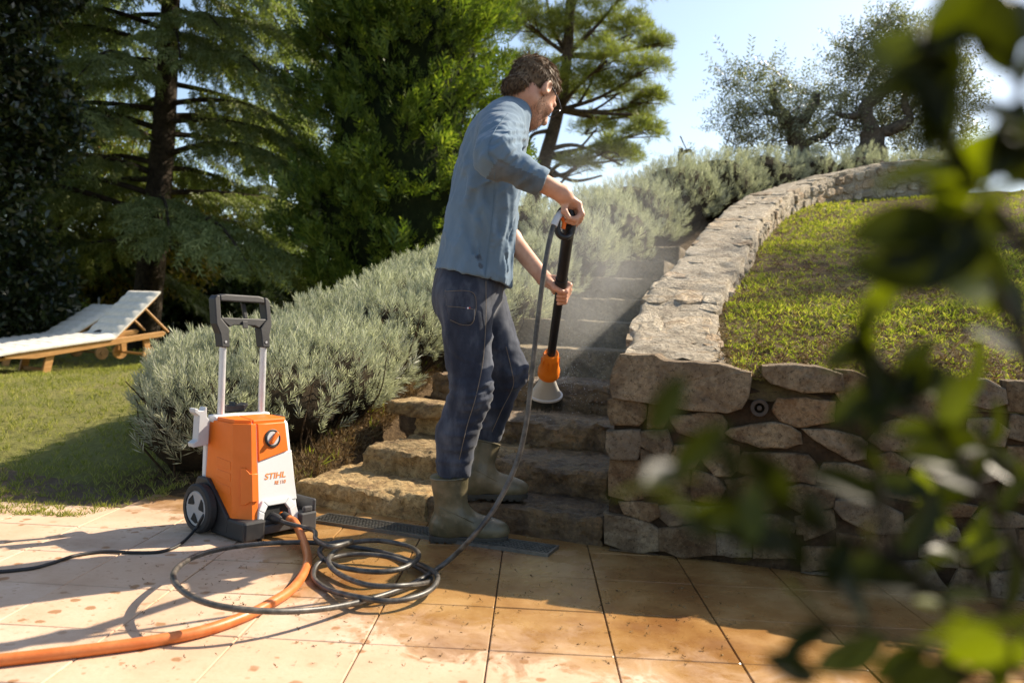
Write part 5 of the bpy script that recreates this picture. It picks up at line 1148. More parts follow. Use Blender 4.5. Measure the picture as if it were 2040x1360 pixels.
# ---- arms and hands
def grip_hand(c, axis, p, rp, wrist, thumb_s=1, reach=(20, 95, 160, 215), tw=1.0):
    axis = nrm(axis); p = nrm(p - axis * np.dot(p, axis)); q = np.cross(axis, p) * tw; segs = []
    pt = lambda off, deg, r: c + axis * off + (math.cos(rad(deg)) * p + math.sin(rad(deg)) * q) * r
    R = [(.0100, .0092, .0080), (.0104, .0095, .0082), (.0100, .0092, .0080), (.0088, .0080, .0070)]; ln = (1.0, 1.05, 1.0, .88)
    for i in range(4):
        off = (1.5 - i) * .0195 * thumb_s; k = ln[i]; m0 = pt(off * 1.02, reach[0], rp + .021); m1 = pt(off, reach[0] + (reach[1] - reach[0]) * k, rp + .0145); m2 = pt(off * .97, reach[1] + (reach[2] - reach[1]) * k, rp + .0095); m3 = pt(off * .95, reach[2] + (reach[3] - reach[2]) * k, rp + .0085)
        segs += [(m0, m1, R[i][0] + .001, R[i][0]), (m1, m2, R[i][0], R[i][1]), (m2, m3, R[i][1], R[i][2])]; segs.append((wrist + (m0 - wrist) * .25, m0, .0155, .0115))
    tb = wrist + (pt(.030 * thumb_s, -20, rp + .02) - wrist) * .45; t1 = pt(.040 * thumb_s, -55, rp + .017); t2 = pt(.042 * thumb_s, -110, rp + .0115); t3 = pt(.036 * thumb_s, -160, rp + .010)
    segs += [(wrist, tb, .020, .017), (tb, t1, .0165, .0125), (t1, t2, .0125, .0105), (t2, t3, .0105, .0085)]
    pal = pt(0, 0, rp + .016); segs.append((wrist, pal, .024, .022)); segs.append((pt(.022, 5, rp + .016), pt(-.022, 5, rp + .016), .017, .017)); return segs
def arm_mesh(elbow, wrist, r0, r1, segs, h=.0034):
    ax = wrist - elbow
    def f(p):
        mid = elbow + ax * .35; d = smin(sd_cone(p, elbow, mid, r0, r0 * 1.04), sd_cone(p, mid, wrist, r0 * 1.02, r1), .02); hnd = None
        for a, b, ra, rb in segs:
            s = sd_cone(p, a, b, ra, rb); hnd = s if hnd is None else smin(hnd, s, .005)
        return smin(d, hnd, .014)
    pts = np.array([elbow, wrist] + [q for s in segs for q in s[:2]]); V, Fq = surf_nets(f, pts.min(0) - .06, pts.max(0) + .06, h); return V, Fq
# lance line
LT = at(1134, 448, 2.655); LB = at(1093, 742, 3.24); LAX = nrm(LT - LB)
def on_lance(py):
    best = min(np.linspace(0, 1, 400), key=lambda t: abs(_py(LT + (LB - LT) * t) - py)); return LT + (LB - LT) * best
def _py(p): q = p - np.array([0, 0, CAMZ]); return 680 - FPX * (q @ _UP) / (q @ _F0)
GL = on_lance(583); rpole = .0185
pL = nrm(np.array([-.35, .9, .1])); segL = grip_hand(GL, LAX, pL, rpole, WR_L, 1, (15, 100, 168, 218), -1.0)
GR = at(1136, 432, 2.652); axR = nrm(np.array([-.12, .92, -.38])); pR = nrm(np.array([.12, 0, 1.0])); segR = grip_hand(GR, axR, pR, .017, WR_R, -1, (28, 92, 150, 205), 1.0)
a1 = arm_mesh(EL_R, WR_R, .034, .0275, segR); a2 = arm_mesh(EL_L, WR_L, .036, .0275, segL)
V, Fq = joinvf([(hdV, hdF), a1, a2])
person = obj("person", V, Fq, M_skin, None, True); tag(person, "man in blue long-sleeved shirt, dark jeans and rubber boots scrubbing the steps", "person")
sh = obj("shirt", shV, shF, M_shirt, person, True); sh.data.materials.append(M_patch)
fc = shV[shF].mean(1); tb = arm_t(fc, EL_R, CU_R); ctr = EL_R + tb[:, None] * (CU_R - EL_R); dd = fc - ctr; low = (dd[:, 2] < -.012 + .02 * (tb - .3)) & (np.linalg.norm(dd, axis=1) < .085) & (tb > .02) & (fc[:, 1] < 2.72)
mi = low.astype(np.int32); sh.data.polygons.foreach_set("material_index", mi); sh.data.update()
# cuff hem
def ring_on(c, axis, r, n=28, seed=0, wob=.003):
    R = frame_z(axis); a = np.linspace(0, 2 * math.pi, n, endpoint=False); return np.array([c + R[:, 0] * math.cos(t) * (r + wob * math.sin(3 * t + seed)) + R[:, 1] * math.sin(t) * (r + wob * math.cos(2 * t + seed)) for t in a] + [c + R[:, 0] * (r + wob * math.sin(seed)) + R[:, 1] * (wob * 0)])
# hair
def hair_keep(p): q = (p - HC) @ HR; return q[:, 2] - (-.048 + 1.05 * (q[:, 1] + .04) + .018 * np.exp(-((np.abs(q[:, 0]) - .07) / .02) ** 2) * (q[:, 1] > -.02)), q
def hair_sd(p, fine=False):
    d = sd_ell(p, hl(0, -.014, .034), HR, (.084, .102, .097)); k, q = hair_keep(p); d = smin(d, sd_ell(p, hl(0, -.075, -.045), HR, (.056, .035, .045)), .02)
    if fine: d = d - .002 * fbm(p * 38, 3, 4) - .004 * ridge(stretch_noise(p, hf, 18, 70, 7)); k = k + .010 * fbm(p * 60, 3, 6)
    ear = np.minimum(sd_ell(p, hl(.088, -.008, -.014), HR, (.03, .026, .042)), sd_ell(p, hl(-.088, -.008, -.014), HR, (.03, .026, .042)))
    return np.maximum(np.maximum(d, -k), -ear)
hV, hF = surf_nets(hair_sd, HC - .17, HC + .17, .0042, lambda p, d: hair_sd(p, True), .02); N0 = vnormals(hV, hF)
n = 5200; ii = RNG.integers(0, len(hV), n); hp = hV[ii]; hn = N0[ii]; q = (hp - HC) @ HR; flow = nrm(HR @ np.array([0, .25, -1.0])); flow = np.tile(flow, (n, 1)) + np.where(q[:, 2:3] > .05, hf * 1.2, 0) + .15 * G((n, 3)) ; flow = nrm(flow - hn * (flow * hn).sum(1, keepdims=True) + hn * (.05 + .05 * np.abs(G(n)))[:, None])
m_ = ((hn * flow).sum(1) > -1) & (hair_keep(hp)[0] > -.002); hp, hn, flow = hp[m_], hn[m_], flow[m_]
HST = leafquads([((0, 0, 0), (0, 0, 1), 1.0, .055, (0, 1, 0)), ((.03, 0, .05), (.1, .05, 1), .9, .05, (1, 0, 0)), ((-.03, .02, .1), (-.12, -.03, 1), .85, .05, (1, 1, 0))])
sV, sF = scatter(HST[0], HST[1], hp - hn * .002, frames(flow, U(0, 6.3, len(hp))), U(.018, .034, len(hp)))
V, Fq = joinvf([(hV, hF), (sV, sF)]); obj("hair", V, Fq, M_hair, person, True)
# beard stubble
bk_, q = hair_keep(hdV); Nh = vnormals(hdV, hdF); q = (hdV - HC) @ HR; bm_ = (q[:, 2] < -.038 + .55 * np.clip(-q[:, 1] + .035, 0, .05)) & (q[:, 2] > -.125) & (q[:, 1] > -.005) & (q[:, 1] < .11)
idx = np.where(bm_)[0]; n = 5200; ii = RNG.choice(idx, n); fl = nrm(-hu * .8 + hf * .3 + .3 * G((n, 3)) + Nh[ii] * .55); sV, sF = scatter(HST[0], HST[1], hdV[ii] + .002 * G((n, 3)), frames(fl, U(0, 6.3, n)), U(.004, .0085, n)); obj("beard", sV, sF, M_beard, person)
# glasses
gl_ = MB(); M_gl = simple("spectacle frame", (.03, .03, .035), .3, .1)
for s in (-1, 1):
    gl_.tube(spline([hl(.080 * s, -.03, .010), hl(.082 * s, .0, .017), hl(.076 * s, .06, .016), hl(.066 * s, .100, .012)], 5), .0022, 8)
    gl_.tube(np.array([hl(.036 * s + .026 * math.cos(t), .104 - .006 * abs(math.cos(t)), .004 + .019 * math.sin(t)) for t in np.linspace(0, 2 * math.pi, 20)]), .0018, 6, False)
gl_.tube([hl(-.010, .106, .006), hl(.010, .106, .006)], .0018, 6); gl_.build("glasses", M_gl, person, True)
# ---- jeans
HIPR, HIPL = at(926, 592, 2.905), at(955, 592, 3.085); KNR, KNL = at(938, 784, 2.865), at(1012, 738, 3.10); ANR, ANL = at(897, 985, 2.892), at(962, 905, 3.15)
PEL = at(938, 578, 2.995)
def jean_sd(p, fine=False):
    Rz = np.array([[FW[0], -SDW[0] * -1, 0], [FW[1], SDW[1], 0], [0, 0, 1]]); Rz = np.stack([np.append(FW, 0), np.append(SDW, 0), np.array([0, 0, 1.])], 1)
    d = sd_ell(p, PEL + np.array([-.008, 0, .02]), Rz, (.127, .168, .145)); d = smin(d, sd_ell(p, PEL + np.array([-.045, -.04, -.045]), Rz, (.085, .10, .095)), .05); d = smin(d, sd_ell(p, PEL + np.array([-.035, .08, -.045]), Rz, (.085, .085, .09)), .05)
    def leg(h, k, a, r0, r1, r2, sd, back):
        th = sd_cone(p, h, k, r0, r1); cal = k + (a - k) * .38 + back; s1 = smin(sd_cone(p, k, cal, r1, r1 * .97), sd_cone(p, cal, a, r1 * .97, r2), .03); l = smin(th, s1, .03)
        bt = a + (k - a) * .19; l = np.maximum(l, (bt - p) @ nrm(k - a))
        if not fine: return l
        t = np.abs(p[:, 2] - k[2]); n = ridge(stretch_noise(p, np.array([.25, 0, 1.]), 30, 8, sd)); n2 = ridge(stretch_noise(p, np.array([-.15, 0, 1.]), 5, 14, sd + 3))
        lowf = np.exp(-((p[:, 2] - a[2] - .05) / .09) ** 2); return l - n * (.0025 + .0085 * np.exp(-(t / .10) ** 2) + .0075 * lowf) - n2 * .0035
    r = smin(leg(HIPR, KNR, ANR, .098, .074, .056, 11, np.array([-.018, 0, 0])), leg(HIPL, KNL, ANL, .096, .072, .055, 15, np.array([-.02, 0, 0])), .02); r = smin(d, r, .035)
    if fine: r = r - .004 * ridge(stretch_noise(p, np.array([.5, .2, 1.]), 6, 16, 21)) * sstep(.60, .72, p[:, 2])
    return np.maximum(r, p[:, 2] - 1.0)
jV, jF = surf_nets(jean_sd, np.array([-.48, 2.72, .15]), np.array([.22, 3.32, 1.02]), .0078, lambda p, d: jean_sd(p, True)); jV = relax(jV, jF, 1, .35)
JCR = [([(986, 758), (965, 768), (935, 776)], 4.5, .011), ([(988, 772), (962, 784), (928, 790)], 4.5, .012), ([(984, 786), (958, 799), (925, 806)], 4.5, .012), ([(972, 802), (945, 814), (915, 818)], 4.5, .010), ([(1008, 640), (985, 668), (955, 690)], 6, .009), ([(1000, 690), (985, 720), (975, 745)], 6, .009), ([(905, 700), (925, 715), (945, 720)], 6, .008),
       ([(960, 830), (935, 842), (905, 842)], 5, .009), ([(952, 858), (925, 868), (885, 866)], 5, .009), ([(946, 885), (915, 897), (870, 892)], 5, .009), ([(944, 912), (915, 922), (866, 918)], 5, .010), ([(878, 600), (890, 650), (895, 690)], 6, .008), ([(1052, 730), (1030, 745), (1012, 748)], 5, .009), ([(1048, 760), (1025, 772), (1000, 772)], 5, .009), ([(1015, 800), (995, 812), (975, 810)], 5, .008), ([(990, 840), (970, 850), (945, 846)], 5, .008), ([(1010, 590), (990, 605), (975, 640)], 6, .008)]
jV = creases(jV, jF, JCR)
jeans = obj("jeans", jV, jF, M_jean, person, True)
def inpoly(Q, poly):
    r = np.zeros(len(Q), bool); n = len(poly)
    for i in range(n):
        (x0, y0), (x1, y1) = poly[i], poly[(i + 1) % n]; c = ((y0 > Q[:, 1]) != (y1 > Q[:, 1])) & (Q[:, 0] < (x1 - x0) * (Q[:, 1] - y0) / (y1 - y0 + 1e-9) + x0); r ^= c
    return r
def cloth_patch(V, Fq, poly, off, name, mat, par):
    N = vnormals(V, Fq); c = V[Fq].mean(1); pn = N[Fq].mean(1); m = inpoly(px_of(c), poly) & ((pn @ nrm(ray(980, 680))) < -.05); f = Fq[m]; u, inv = np.unique(f, return_inverse=True); o = obj(name, V[u] + N[u] * off, inv.reshape(f.shape), mat, par, True); s = o.modifiers.new("t", 'SOLIDIFY'); s.thickness = off * .8; s.offset = -1; return o
cloth_patch(jV, jF, [(886, 578), (944, 582), (944, 640), (922, 648), (896, 638)], .0035, "back_pocket", M_jean, jeans)
# seam stitching along the side of both legs
def surf_line(V, Fq, pts, rr, name, mat, par, off=.002):
    N = vnormals(V, Fq); pr = px_of(V); fro = (N @ nrm(ray(980, 680))) < 0; P = spline([(x, y, 0) for x, y in pts], 10)[:, :2]; out = []
    for q in P:
        d = np.where(fro, ((pr - q) ** 2).sum(1), 1e9) + 0; k = np.argsort(d)[:6]; k = k[np.argmin([V[i][1] for i in k])]; pp = V[k] + N[k] * off; dd = ray(q[0], q[1]); out.append(np.array([0, 0, CAMZ]) + dd * (pp[1] / dd[1]))
    out = np.array(out); out[1:-1] = .25 * out[:-2] + .5 * out[1:-1] + .25 * out[2:]; b = MB(); b.tube(out, rr, 5); return b.build(name, mat, par, True)
M_st = simple("denim stitching", (.16, .13, .10), .9, .2)
surf_line(jV, jF, [(968, 560), (968, 640), (962, 720), (948, 790), (930, 850), (915, 915)], .0013, "seam", M_st, jeans)
surf_line(jV, jF, [(1008, 690), (1020, 740), (1022, 770), (1000, 815), (980, 860)], .0012, "seam", M_st, jeans)
for pts in ([(886, 580), (944, 584), (943, 640), (922, 647), (897, 637)], [(892, 610), (918, 612), (943, 616)]): surf_line(jV, jF, pts, .001, "pocket_stitching", M_st, jeans, .004)
# small red, white and blue pocket tab
for k, (cl, dx) in enumerate((((.03, .04, .12), 0), ((.7, .7, .7), 3.2), ((.6, .03, .03), 6.4))):
    dd = ray(928 + dx, 613.5); ctr = None; j = np.argmin(((px_of(jV) - np.array([930 + dx, 613.5])) ** 2).sum(1) + 5000 * (jV[:, 1] > 2.95)); Y = jV[j][1] - .006; p_ = at(929 + dx, 613.5, Y); b = MB(); b.box(p_, (.0052, .0012, .0055)); b.build("pocket_tab", simple("tab %d" % k, cl, .7, .05), jeans)
surf_line(shV, shF, [(1012, 225), (985, 262), (972, 300), (985, 330)], .0011, "sleeve_seam", simple("shirt seam", (.08, .14, .2), .9, .1), sh)
surf_line(shV, shF, [(985, 345), (982, 420), (972, 500), (966, 560)], .0010, "side_seam", simple("shirt side seam", (.08, .14, .2), .9, .1), sh)
# ---- boots
def boot(heel, toe, z0, top, name):
    heel = np.append(heel, z0); toe = np.append(toe, z0); d = nrm(toe - heel); L = np.linalg.norm(toe - heel); s = np.array([d[1], -d[0], 0]); up = np.array([0, 0, 1.]); R = np.stack([d, s, up], 1)
    ank = heel + d * .075 + up * .085
    def f(p, fine=False):
        q = sd_ell(p, heel + d * .052 + up * .05, R, (.055, .042, .05)); q = smin(q, sd_cone(p, heel + d * .06 + up * .055, ank, .047, .052), .03); q = smin(q, sd_cone(p, ank, top, .052, .069), .03)
        q = smin(q, sd_cone(p, heel + d * .10 + up * .075, heel + d * (L - .09) + up * .046, .050, .040), .035); q = smin(q, sd_ell(p, heel + d * (L - .075) + up * .04, R, (.078, .050, .042)), .025)
        ax = nrm(top - ank)
        if fine: q = q - .0035 * ridge(stretch_noise(p, np.array([.3, 0, 1.]), 22, 7, 5)) * np.exp(-((p[:, 2] - z0 - .11) / .05) ** 2) - .002 * ridge(stretch_noise(p, ax, 4, 10, 9))
        q = np.maximum(q, (p - top) @ ax); return np.maximum(q, z0 + .018 - p[:, 2])
    pts = np.array([heel, toe, top]); V, Fq = surf_nets(f, pts.min(0) - .1, pts.max(0) + .1, .0062, lambda p, d: f(p, True)); V = relax(V, Fq, 1, .3); o = obj(name, V, Fq, M_boot, person, True)
    b = MB(); ax = nrm(top - ank); b.tube(ring_on(top - ax * .004, ax, .0685), .0042, 8, False); b.build("boot_rim", M_boot, o, True)
    w = [(-.002, .022), (.01, .036), (.045, .043), (.10, .038), (.15, .043), (L - .07, .052), (L - .03, .045), (L - .006, .026)]; poly = [(x, y) for x, y in w] + [(L, 0)] + [(x, -y) for x, y in w[::-1]]; b = MB(); b.prism(poly, .004, .024, M=lambda q: heel + R @ q); b.build("sole", M_sole, o, False, bevel=.004)
    for k in range(9):
        x = .012 + k * (L - .03) / 9
        if 3 <= k <= 3: continue
        b = MB(); wd = np.interp(x, [q[0] for q in w], [q[1] for q in w]) * 2 - .004; b.box(heel + d * x + up * .005, (.017, wd, .010), R); b.build("tread_block", M_sole, o)
    # raised moulding lines on the foot
    b = MB(); pp = []
    for t in np.linspace(-.15, 1, 14):
        x = .02 + t * .13; z = .13 - .055 * max(t, 0) ** 1.5; pp.append((x, z))
    N = vnormals(V, Fq); Q = (V - heel) @ R; out = []
    for x, z in pp:
        m = Q[:, 1] > 0; k = np.argmin(np.where(m, (Q[:, 0] - x) ** 2 + (Q[:, 2] - z) ** 2, 9)); out.append(V[k] + N[k] * .0012)
    out = np.array(out); out[1:-1] = .25 * out[:-2] + .5 * out[1:-1] + .25 * out[2:]; b.tube(out, .0018, 6); b.build("moulded_line", M_boot, o, True); return o
boot(np.array([-.262, 2.885]), np.array([.018, 2.925]), 0.0, at(895, 946, 2.89), "boot")
tl_ = gnd(1051, 993, .108)[:2]; dl = nrm(np.array([.985, .16])); boot(tl_ - dl * .28, tl_, .108, at(963, 878, 3.15), "boot")
# ================================================================== BRUSH LANCE
lance = empty("wash_brush", tuple(LB)); tag(lance, "black lance with orange collar and wash brush held by the man", "wash brush")
M_blk = plastic("black lance plastic", (.014, .014, .015), .38, .25)
def ch(o): return child(o, lance)
DN = -LAX
GM = on_lance(567); b = MB(); b.tube([LT - DN * .01, GM], [.0205, .0195], 18); b.tube([GM - DN * .03, GM + DN * .004], .0225, 18); ch(b.build("grip_tube", M_blk, None, True))
b = MB(); b.tube([GM, LB - DN * .08], [.0165, .0165], 18); ch(b.build("lower_tube", M_blk, None, True))
Rl = np.stack([nrm(np.array([1., 0, 0]) - DN * DN[0]), nrm(np.cross(DN, np.array([1., 0, 0]))), DN], 1)
b = MB(); b.lathe([(.024, -.118), (.0265, -.121), (.029, -.118), (.036, -.05), (.042, -.022), (.0435, -.02), (.0435, .008), (.040, .012), (.02, .012)], 28, LB, Rl)
for k in range(10): a = 2 * math.pi * k / 10; b.box(LB + Rl @ np.array([math.cos(a) * .0345, math.sin(a) * .0345, -.06]), (.003, .003, .075), Rl)
ch(b.build("collar", plastic("bright orange collar", (.85, .20, .012), .35, .1), None, True))
# translucent brush hood: round at the top, oval at the plate
V = []; n = 28
for t, h in zip(np.linspace(0, 1, 8), np.linspace(.0, .135, 8)):
    e = t ** 1.25; rx = .023 + (.064 - .023) * e; ry = .023 + (.034 - .023) * e
    for k in range(n): a = 2 * math.pi * k / n; V.append(LB + Rl @ np.array([rx * math.cos(a), ry * math.sin(a), .008 + h]))
Fq = [(r * n + k, r * n + (k + 1) % n, (r + 1) * n + (k + 1) % n, (r + 1) * n + k) for r in range(7) for k in range(n)]
mh = Mat("milky hood plastic"); mh.color((.62, .60, .55)).set(Roughness=.35, Transmission_Weight=.25); b = MB(); b.add(V, Fq); hood = ch(b.build("brush_hood", mh.m, None, True))
b = MB(); pl = [(.071 * math.cos(a), .0385 * math.sin(a)) for a in np.linspace(0, 2 * math.pi, 40, endpoint=False)]; b.prism(pl, .141, .156, M=lambda q: LB + Rl @ q); ch(b.build("brush_plate", M_wh, None, False, bevel=.003))
bv = []
for i in range(760):
    r = math.sqrt(RNG.random()); a = U(0, 6.3, 1)[0]; x, y = .066 * r * math.cos(a), .034 * r * math.sin(a); sp = 1.18 + .1 * RNG.normal(); L = .062 + .006 * RNG.normal()
    p0 = LB + Rl @ np.array([x, y, .155]); p1 = LB + Rl @ np.array([x * (1 + sp) / 2, y * (1 + sp) / 2, .155 + L * .55]); p2 = LB + Rl @ np.array([x * sp * 1.05 + .004 * RNG.normal(), y * sp * 1.05, .155 + L]); v, f = tube_geo([p0, p1, p2], [.0009, .0009, .0006], 3, False); bv.append((v, np.array(f)))
V, Fq = joinvf(bv); ch(obj("bristles", V, Fq, simple("grey bristles", (.05, .055, .05), .6, .3)))
# D-handle with trigger
hp = [(1110, 452), (1112, 432), (1120, 418), (1131, 416), (1138, 424), (1142, 445), (1137, 466), (1126, 473), (1114, 467), (1110, 452), (1112, 432)]
S = spline([at(x, y, 2.635 + (.012 if x > 1130 else 0)) for x, y in hp], 6); b = MB(); b.tube(S[:-6], .0105, 12, False); ch(b.build("handle_loop", M_blk, None, True))
b = MB(); b.tube(spline([at(1117, 430, 2.637), at(1124, 442, 2.637), at(1122, 456, 2.637)], 6), .0075, 10); ch(b.build("trigger", M_or, None, True))
b = MB(); b.tube([at(1140, 438, 2.66), at(1137, 468, 2.66)], .007, 10); ch(b.build("side_inlay", M_or, None, True))

# ================================================================== HOSES AND CORD
def hose_mat(name, c, c2, rough):
    m = Mat(name); k = m.coord(); n = m.noise(26, 6, .7, k); m.color(m.ramp(n, [(.4, c), (.68, c2)])).set(Roughness=rough, Specular_IOR_Level=.45); m.bump(m.noise(150, 4, .6, k), .15, .002); return m.m
M_hose = hose_mat("black rubber hose", (.028, .026, .024), (.13, .115, .095), .42); M_orh = hose_mat("orange garden hose", (.55, .14, .03), (.62, .2, .06), .42); M_cord = hose_mat("black cord", (.012, .012, .013), (.03, .03, .03), .5)
A3 = lambda x, y, Y: at(x, y, Y); Gz = lambda x, y, z: gnd(x, y, z)
hpth = [A3(1120, 424, 2.63), A3(1110, 434, 2.60), A3(1098, 466, 2.58), A3(1084, 540, 2.56), A3(1070, 650, 2.555), A3(1058, 760, 2.55), A3(1047, 850, 2.54), A3(1026, 930, 2.53), A3(985, 1012, 2.50), A3(938, 1072, 2.48)]
hpth += [Gz(888, 1120, .035), Gz(826, 1160, .018), Gz(760, 1186, .012), Gz(680, 1206, .03), Gz(600, 1216, .05), Gz(520, 1216, .068), Gz(440, 1207, .082), Gz(382, 1188, .088), Gz(349, 1160, .085), Gz(350, 1134, .075), Gz(388, 1108, .06), Gz(450, 1091, .048), Gz(530, 1082, .034), Gz(620, 1080, .022), Gz(710, 1090, .010),
         Gz(790, 1108, .010), Gz(850, 1130, .028), Gz(872, 1150, .03), Gz(852, 1178, .028), Gz(790, 1196, .028), Gz(720, 1190, .030), Gz(650, 1172, .010), Gz(624, 1148, .010), Gz(640, 1118, .026), Gz(700, 1104, .028), Gz(770, 1108, .028), Gz(830, 1128, .010), Gz(858, 1156, .011), Gz(800, 1166, .045), Gz(730, 1164, .044), Gz(672, 1140, .028), Gz(655, 1112, .040), Gz(690, 1084, .045), Gz(750, 1076, .04), Gz(815, 1088, .028), Gz(834, 1108, .045), Gz(800, 1132, .045), Gz(740, 1138, .044), Gz(670, 1126, .03), Gz(638, 1104, .030), Gz(648, 1085, .05), Gz(700, 1077, .06), Gz(660, 1088, .07), Gz(630, 1074, .055)]
hpth += [wloc((.02, -.34, .05)), wloc((-.006, -.235, .058)), wloc((-.010, -.195, .0625))]
S = spline(hpth, 9); S[:, 2] = np.maximum(S[:, 2], .0098); b = MB(); b.tube(S, .008, 12); ho = b.build("pressure_hose", M_hose, None, True); tag(ho, "black high-pressure hose coiled on the tiles and rising to the lance", "hose")
b = MB(); b.tube(spline([A3(1119, 424, 2.63), A3(1110, 434, 2.60), A3(1103, 450, 2.588)], 6), .0112, 12); b.build("end_sleeve", M_gy, ho, True)
op = [wloc((.027, -.190, .0625)), wloc((.029, -.235, .05)), Gz(611, 1098, .0145), Gz(609, 1132, .0145), Gz(582, 1172, .0145), Gz(530, 1206, .0145), Gz(478, 1231, .0145), Gz(400, 1257, .0145), Gz(300, 1277, .0145), Gz(200, 1291, .0145), Gz(100, 1303, .0145), Gz(0, 1314, .0145), Gz(-130, 1326, .0145), Gz(-420, 1330, .0145)]
b = MB(); b.tube(spline(op, 12), .0138, 14); tag(b.build("garden_hose", M_orh, None, True), "orange garden hose lying across the tiles to the left edge", "hose")
cp = [wloc((-.15, .02, .09)), wloc((-.185, .0, .07)), Gz(388, 1055, .02), Gz(358, 1084, .007), Gz(320, 1098, .0062), Gz(268, 1100, .0062), Gz(208, 1098, .0062), Gz(150, 1106, .0062), Gz(100, 1122, .0062), Gz(50, 1133, .0062), Gz(-60, 1138, .0062), Gz(-300, 1120, .0062)]
b = MB(); b.tube(spline(cp, 10), .0052, 10); tag(b.build("power_cord", M_cord, None, True), "thin black power cord running left from the pressure washer", "cord")

# ================================================================== SUN LOUNGERS
def wood_mat():
    m = Mat("teak wood"); k = m.coord('Object'); mp = m.new("ShaderNodeMapping"); mp.inputs['Scale'].default_value = (1.5, 14, 14); m.link(k, mp.inputs[0]); n = m.noise(5, 5, .6, mp.outputs[0]); m.color(m.ramp(n, [(.35, (.36, .17, .05)), (.65, (.52, .28, .095))])).set(Roughness=.55); return m.m
M_teak = wood_mat(); M_cush = fabric("cream cushion", [(.35, (.62, .58, .49)), (.65, (.72, .68, .60))], scale=20)
def lounger(P0, u, yawv, bang, label):
    u = nrm(u); v = nrm(np.array([yawv[0], yawv[1], 0.])); v = nrm(v - u * np.dot(u, v)); w = np.cross(u, v); w = w if w[2] > 0 else -w
    root = empty("sun_lounger"); root.matrix_world = Matrix(((u[0], v[0], w[0], P0[0]), (u[1], v[1], w[1], P0[1]), (u[2], v[2], w[2], P0[2]), (0, 0, 0, 1))); tag(root, label, "sun lounger", "wooden sun loungers"); Wd = .62
    for y in (.02, Wd - .02):
        b = MB(); b.prism([(-.40, .29), (-.36, .285), (-.10, .245), (.3, .255), (1.42, .28), (1.46, .32), (1.42, .345), (-.36, .335), (-.40, .32)], y - .018, y + .018, M=lambda q: np.array((q[0], q[2], q[1]))); b.build("side_rail", M_teak, root, False, bevel=.006)
        b = MB(); b.prism([(-.06, 0), (.03, 0), (.13, .265), (.04, .265)], y - .02 + (.036 if y < .3 else -.036), y + .02 + (.036 if y < .3 else -.036), M=lambda q: np.array((q[0], q[2], q[1]))); b.build("leg", M_teak, root, False, bevel=.005)
        b = MB(); b.prism([(1.18, .10), (1.24, .10), (1.27, .28), (1.18, .28)], y - .018 + (.036 if y < .3 else -.036), y + .018 + (.036 if y < .3 else -.036), M=lambda q: np.array((q[0], q[2], q[1]))); b.build("wheel_strut", M_teak, root, False, bevel=.004)
        Rw = np.array([[1, 0, 0], [0, 0, 1], [0, 1, 0]], float); b = MB(); b.lathe([(.0, -.018), (.085, -.018), (.09, -.012), (.09, .012), (.085, .018), (.0, .018)], 28, (1.2, y + (-.03 if y < .3 else .03), .09), Rw); wh = b.build("wheel", M_teak, root, True)
        b = MB(); b.lathe([(.0, -.034), (.03, -.034), (.03, .034), (0, .034)], 16, (1.2, y + (-.03 if y < .3 else .03), .09), Rw); b.build("wheel_hub", M_teak, wh, True)
    b = MB(); b.tube([(1.2, 0, .09), (1.2, Wd, .09)], .014, 10); b.build("axle", M_teak, root, True)
    b = MB(); b.box((.02, Wd / 2, .09), (.025, Wd - .11, .05)); b.build("leg_brace", M_teak, root, False, bevel=.003)
    b = MB(); b.box((-.55, Wd / 2, .285), (.62, Wd - .1, .03)); b.build("foot_board", M_teak, root, False, bevel=.005)
    for k in range(14): b = MB(); b.box((-.30 + k * .088, Wd / 2, .331), (.06, Wd - .085, .016)); b.build("slat", M_teak, root)
    ca, sa = math.cos(bang), math.sin(bang); hx = .84
    bk = lambda s, y, h: np.array((hx + s * ca - h * sa, y, .35 + s * sa + h * ca))
    for y in (.055, Wd - .055):
        b = MB(); b.prism([(0, -.025), (.70, -.02), (.73, 0), (.70, .02), (0, .02)], y - .016, y + .016, M=lambda q: bk(q[0], q[2], q[1])); b.build("backrest_rail", M_teak, root, False, bevel=.004)
        b = MB(); p0, p1 = bk(.5, y, -.02), np.array((hx + .5 * ca + .28, y, .32)); b.tube([p0, p1], .016, 8); b.build("backrest_prop", M_teak, root, True)
    for k in range(7): b = MB(); q = bk(.06 + k * .1, Wd / 2, .012); b.box(q, (.07, Wd - .15, .014), np.array([[ca, 0, -sa], [0, 1, 0], [sa, 0, ca]])); b.build("slat", M_teak, root)
    # quilted cushion following the slats
    n, m = 150, 26; V = []
    for i in range(n):
        s = -.92 + 1.84 * i / (n - 1) * (1.76 / 1.84) + .0; s_tot = -.92 + (hx + .92 + .72) * i / (n - 1)
        for j in range(m):
            y = -.02 + (Wd + .04) * j / (m - 1); ed = min(j, m - 1 - j, i * .6, (n - 1 - i) * .6); rnd = .03 * (1 - math.exp(-ed * .8)); bump = .018 * abs(math.sin(math.pi * (s_tot + .92) / .125)) ** .7 * (.6 + .4 * abs(math.sin(math.pi * (y + .02) / .22))); h = .012 + rnd + bump * min(1, ed / 2)
            if s_tot < hx - .04: p = np.array((s_tot, y, .345 + h - (.05 * max(0, (-.30 - s_tot)) ** 1.0)))
            else: p = bk(s_tot - hx + .04, y, .02 + h)
            V.append(p)
    B_ = [q - np.array((0, 0, .02 if k % m in (0, m - 1) else .03)) * (1 if True else 0) for k, q in enumerate(V)]
    top = grid_faces(n, m); N = n * m; Fq = [tuple(q) for q in top] + [tuple(N + x for x in q[::-1]) for q in top]
    ring = [j for j in range(m)] + [i * m + m - 1 for i in range(1, n)] + [(n - 1) * m + j for j in range(m - 2, -1, -1)] + [i * m for i in range(n - 2, 0, -1)]
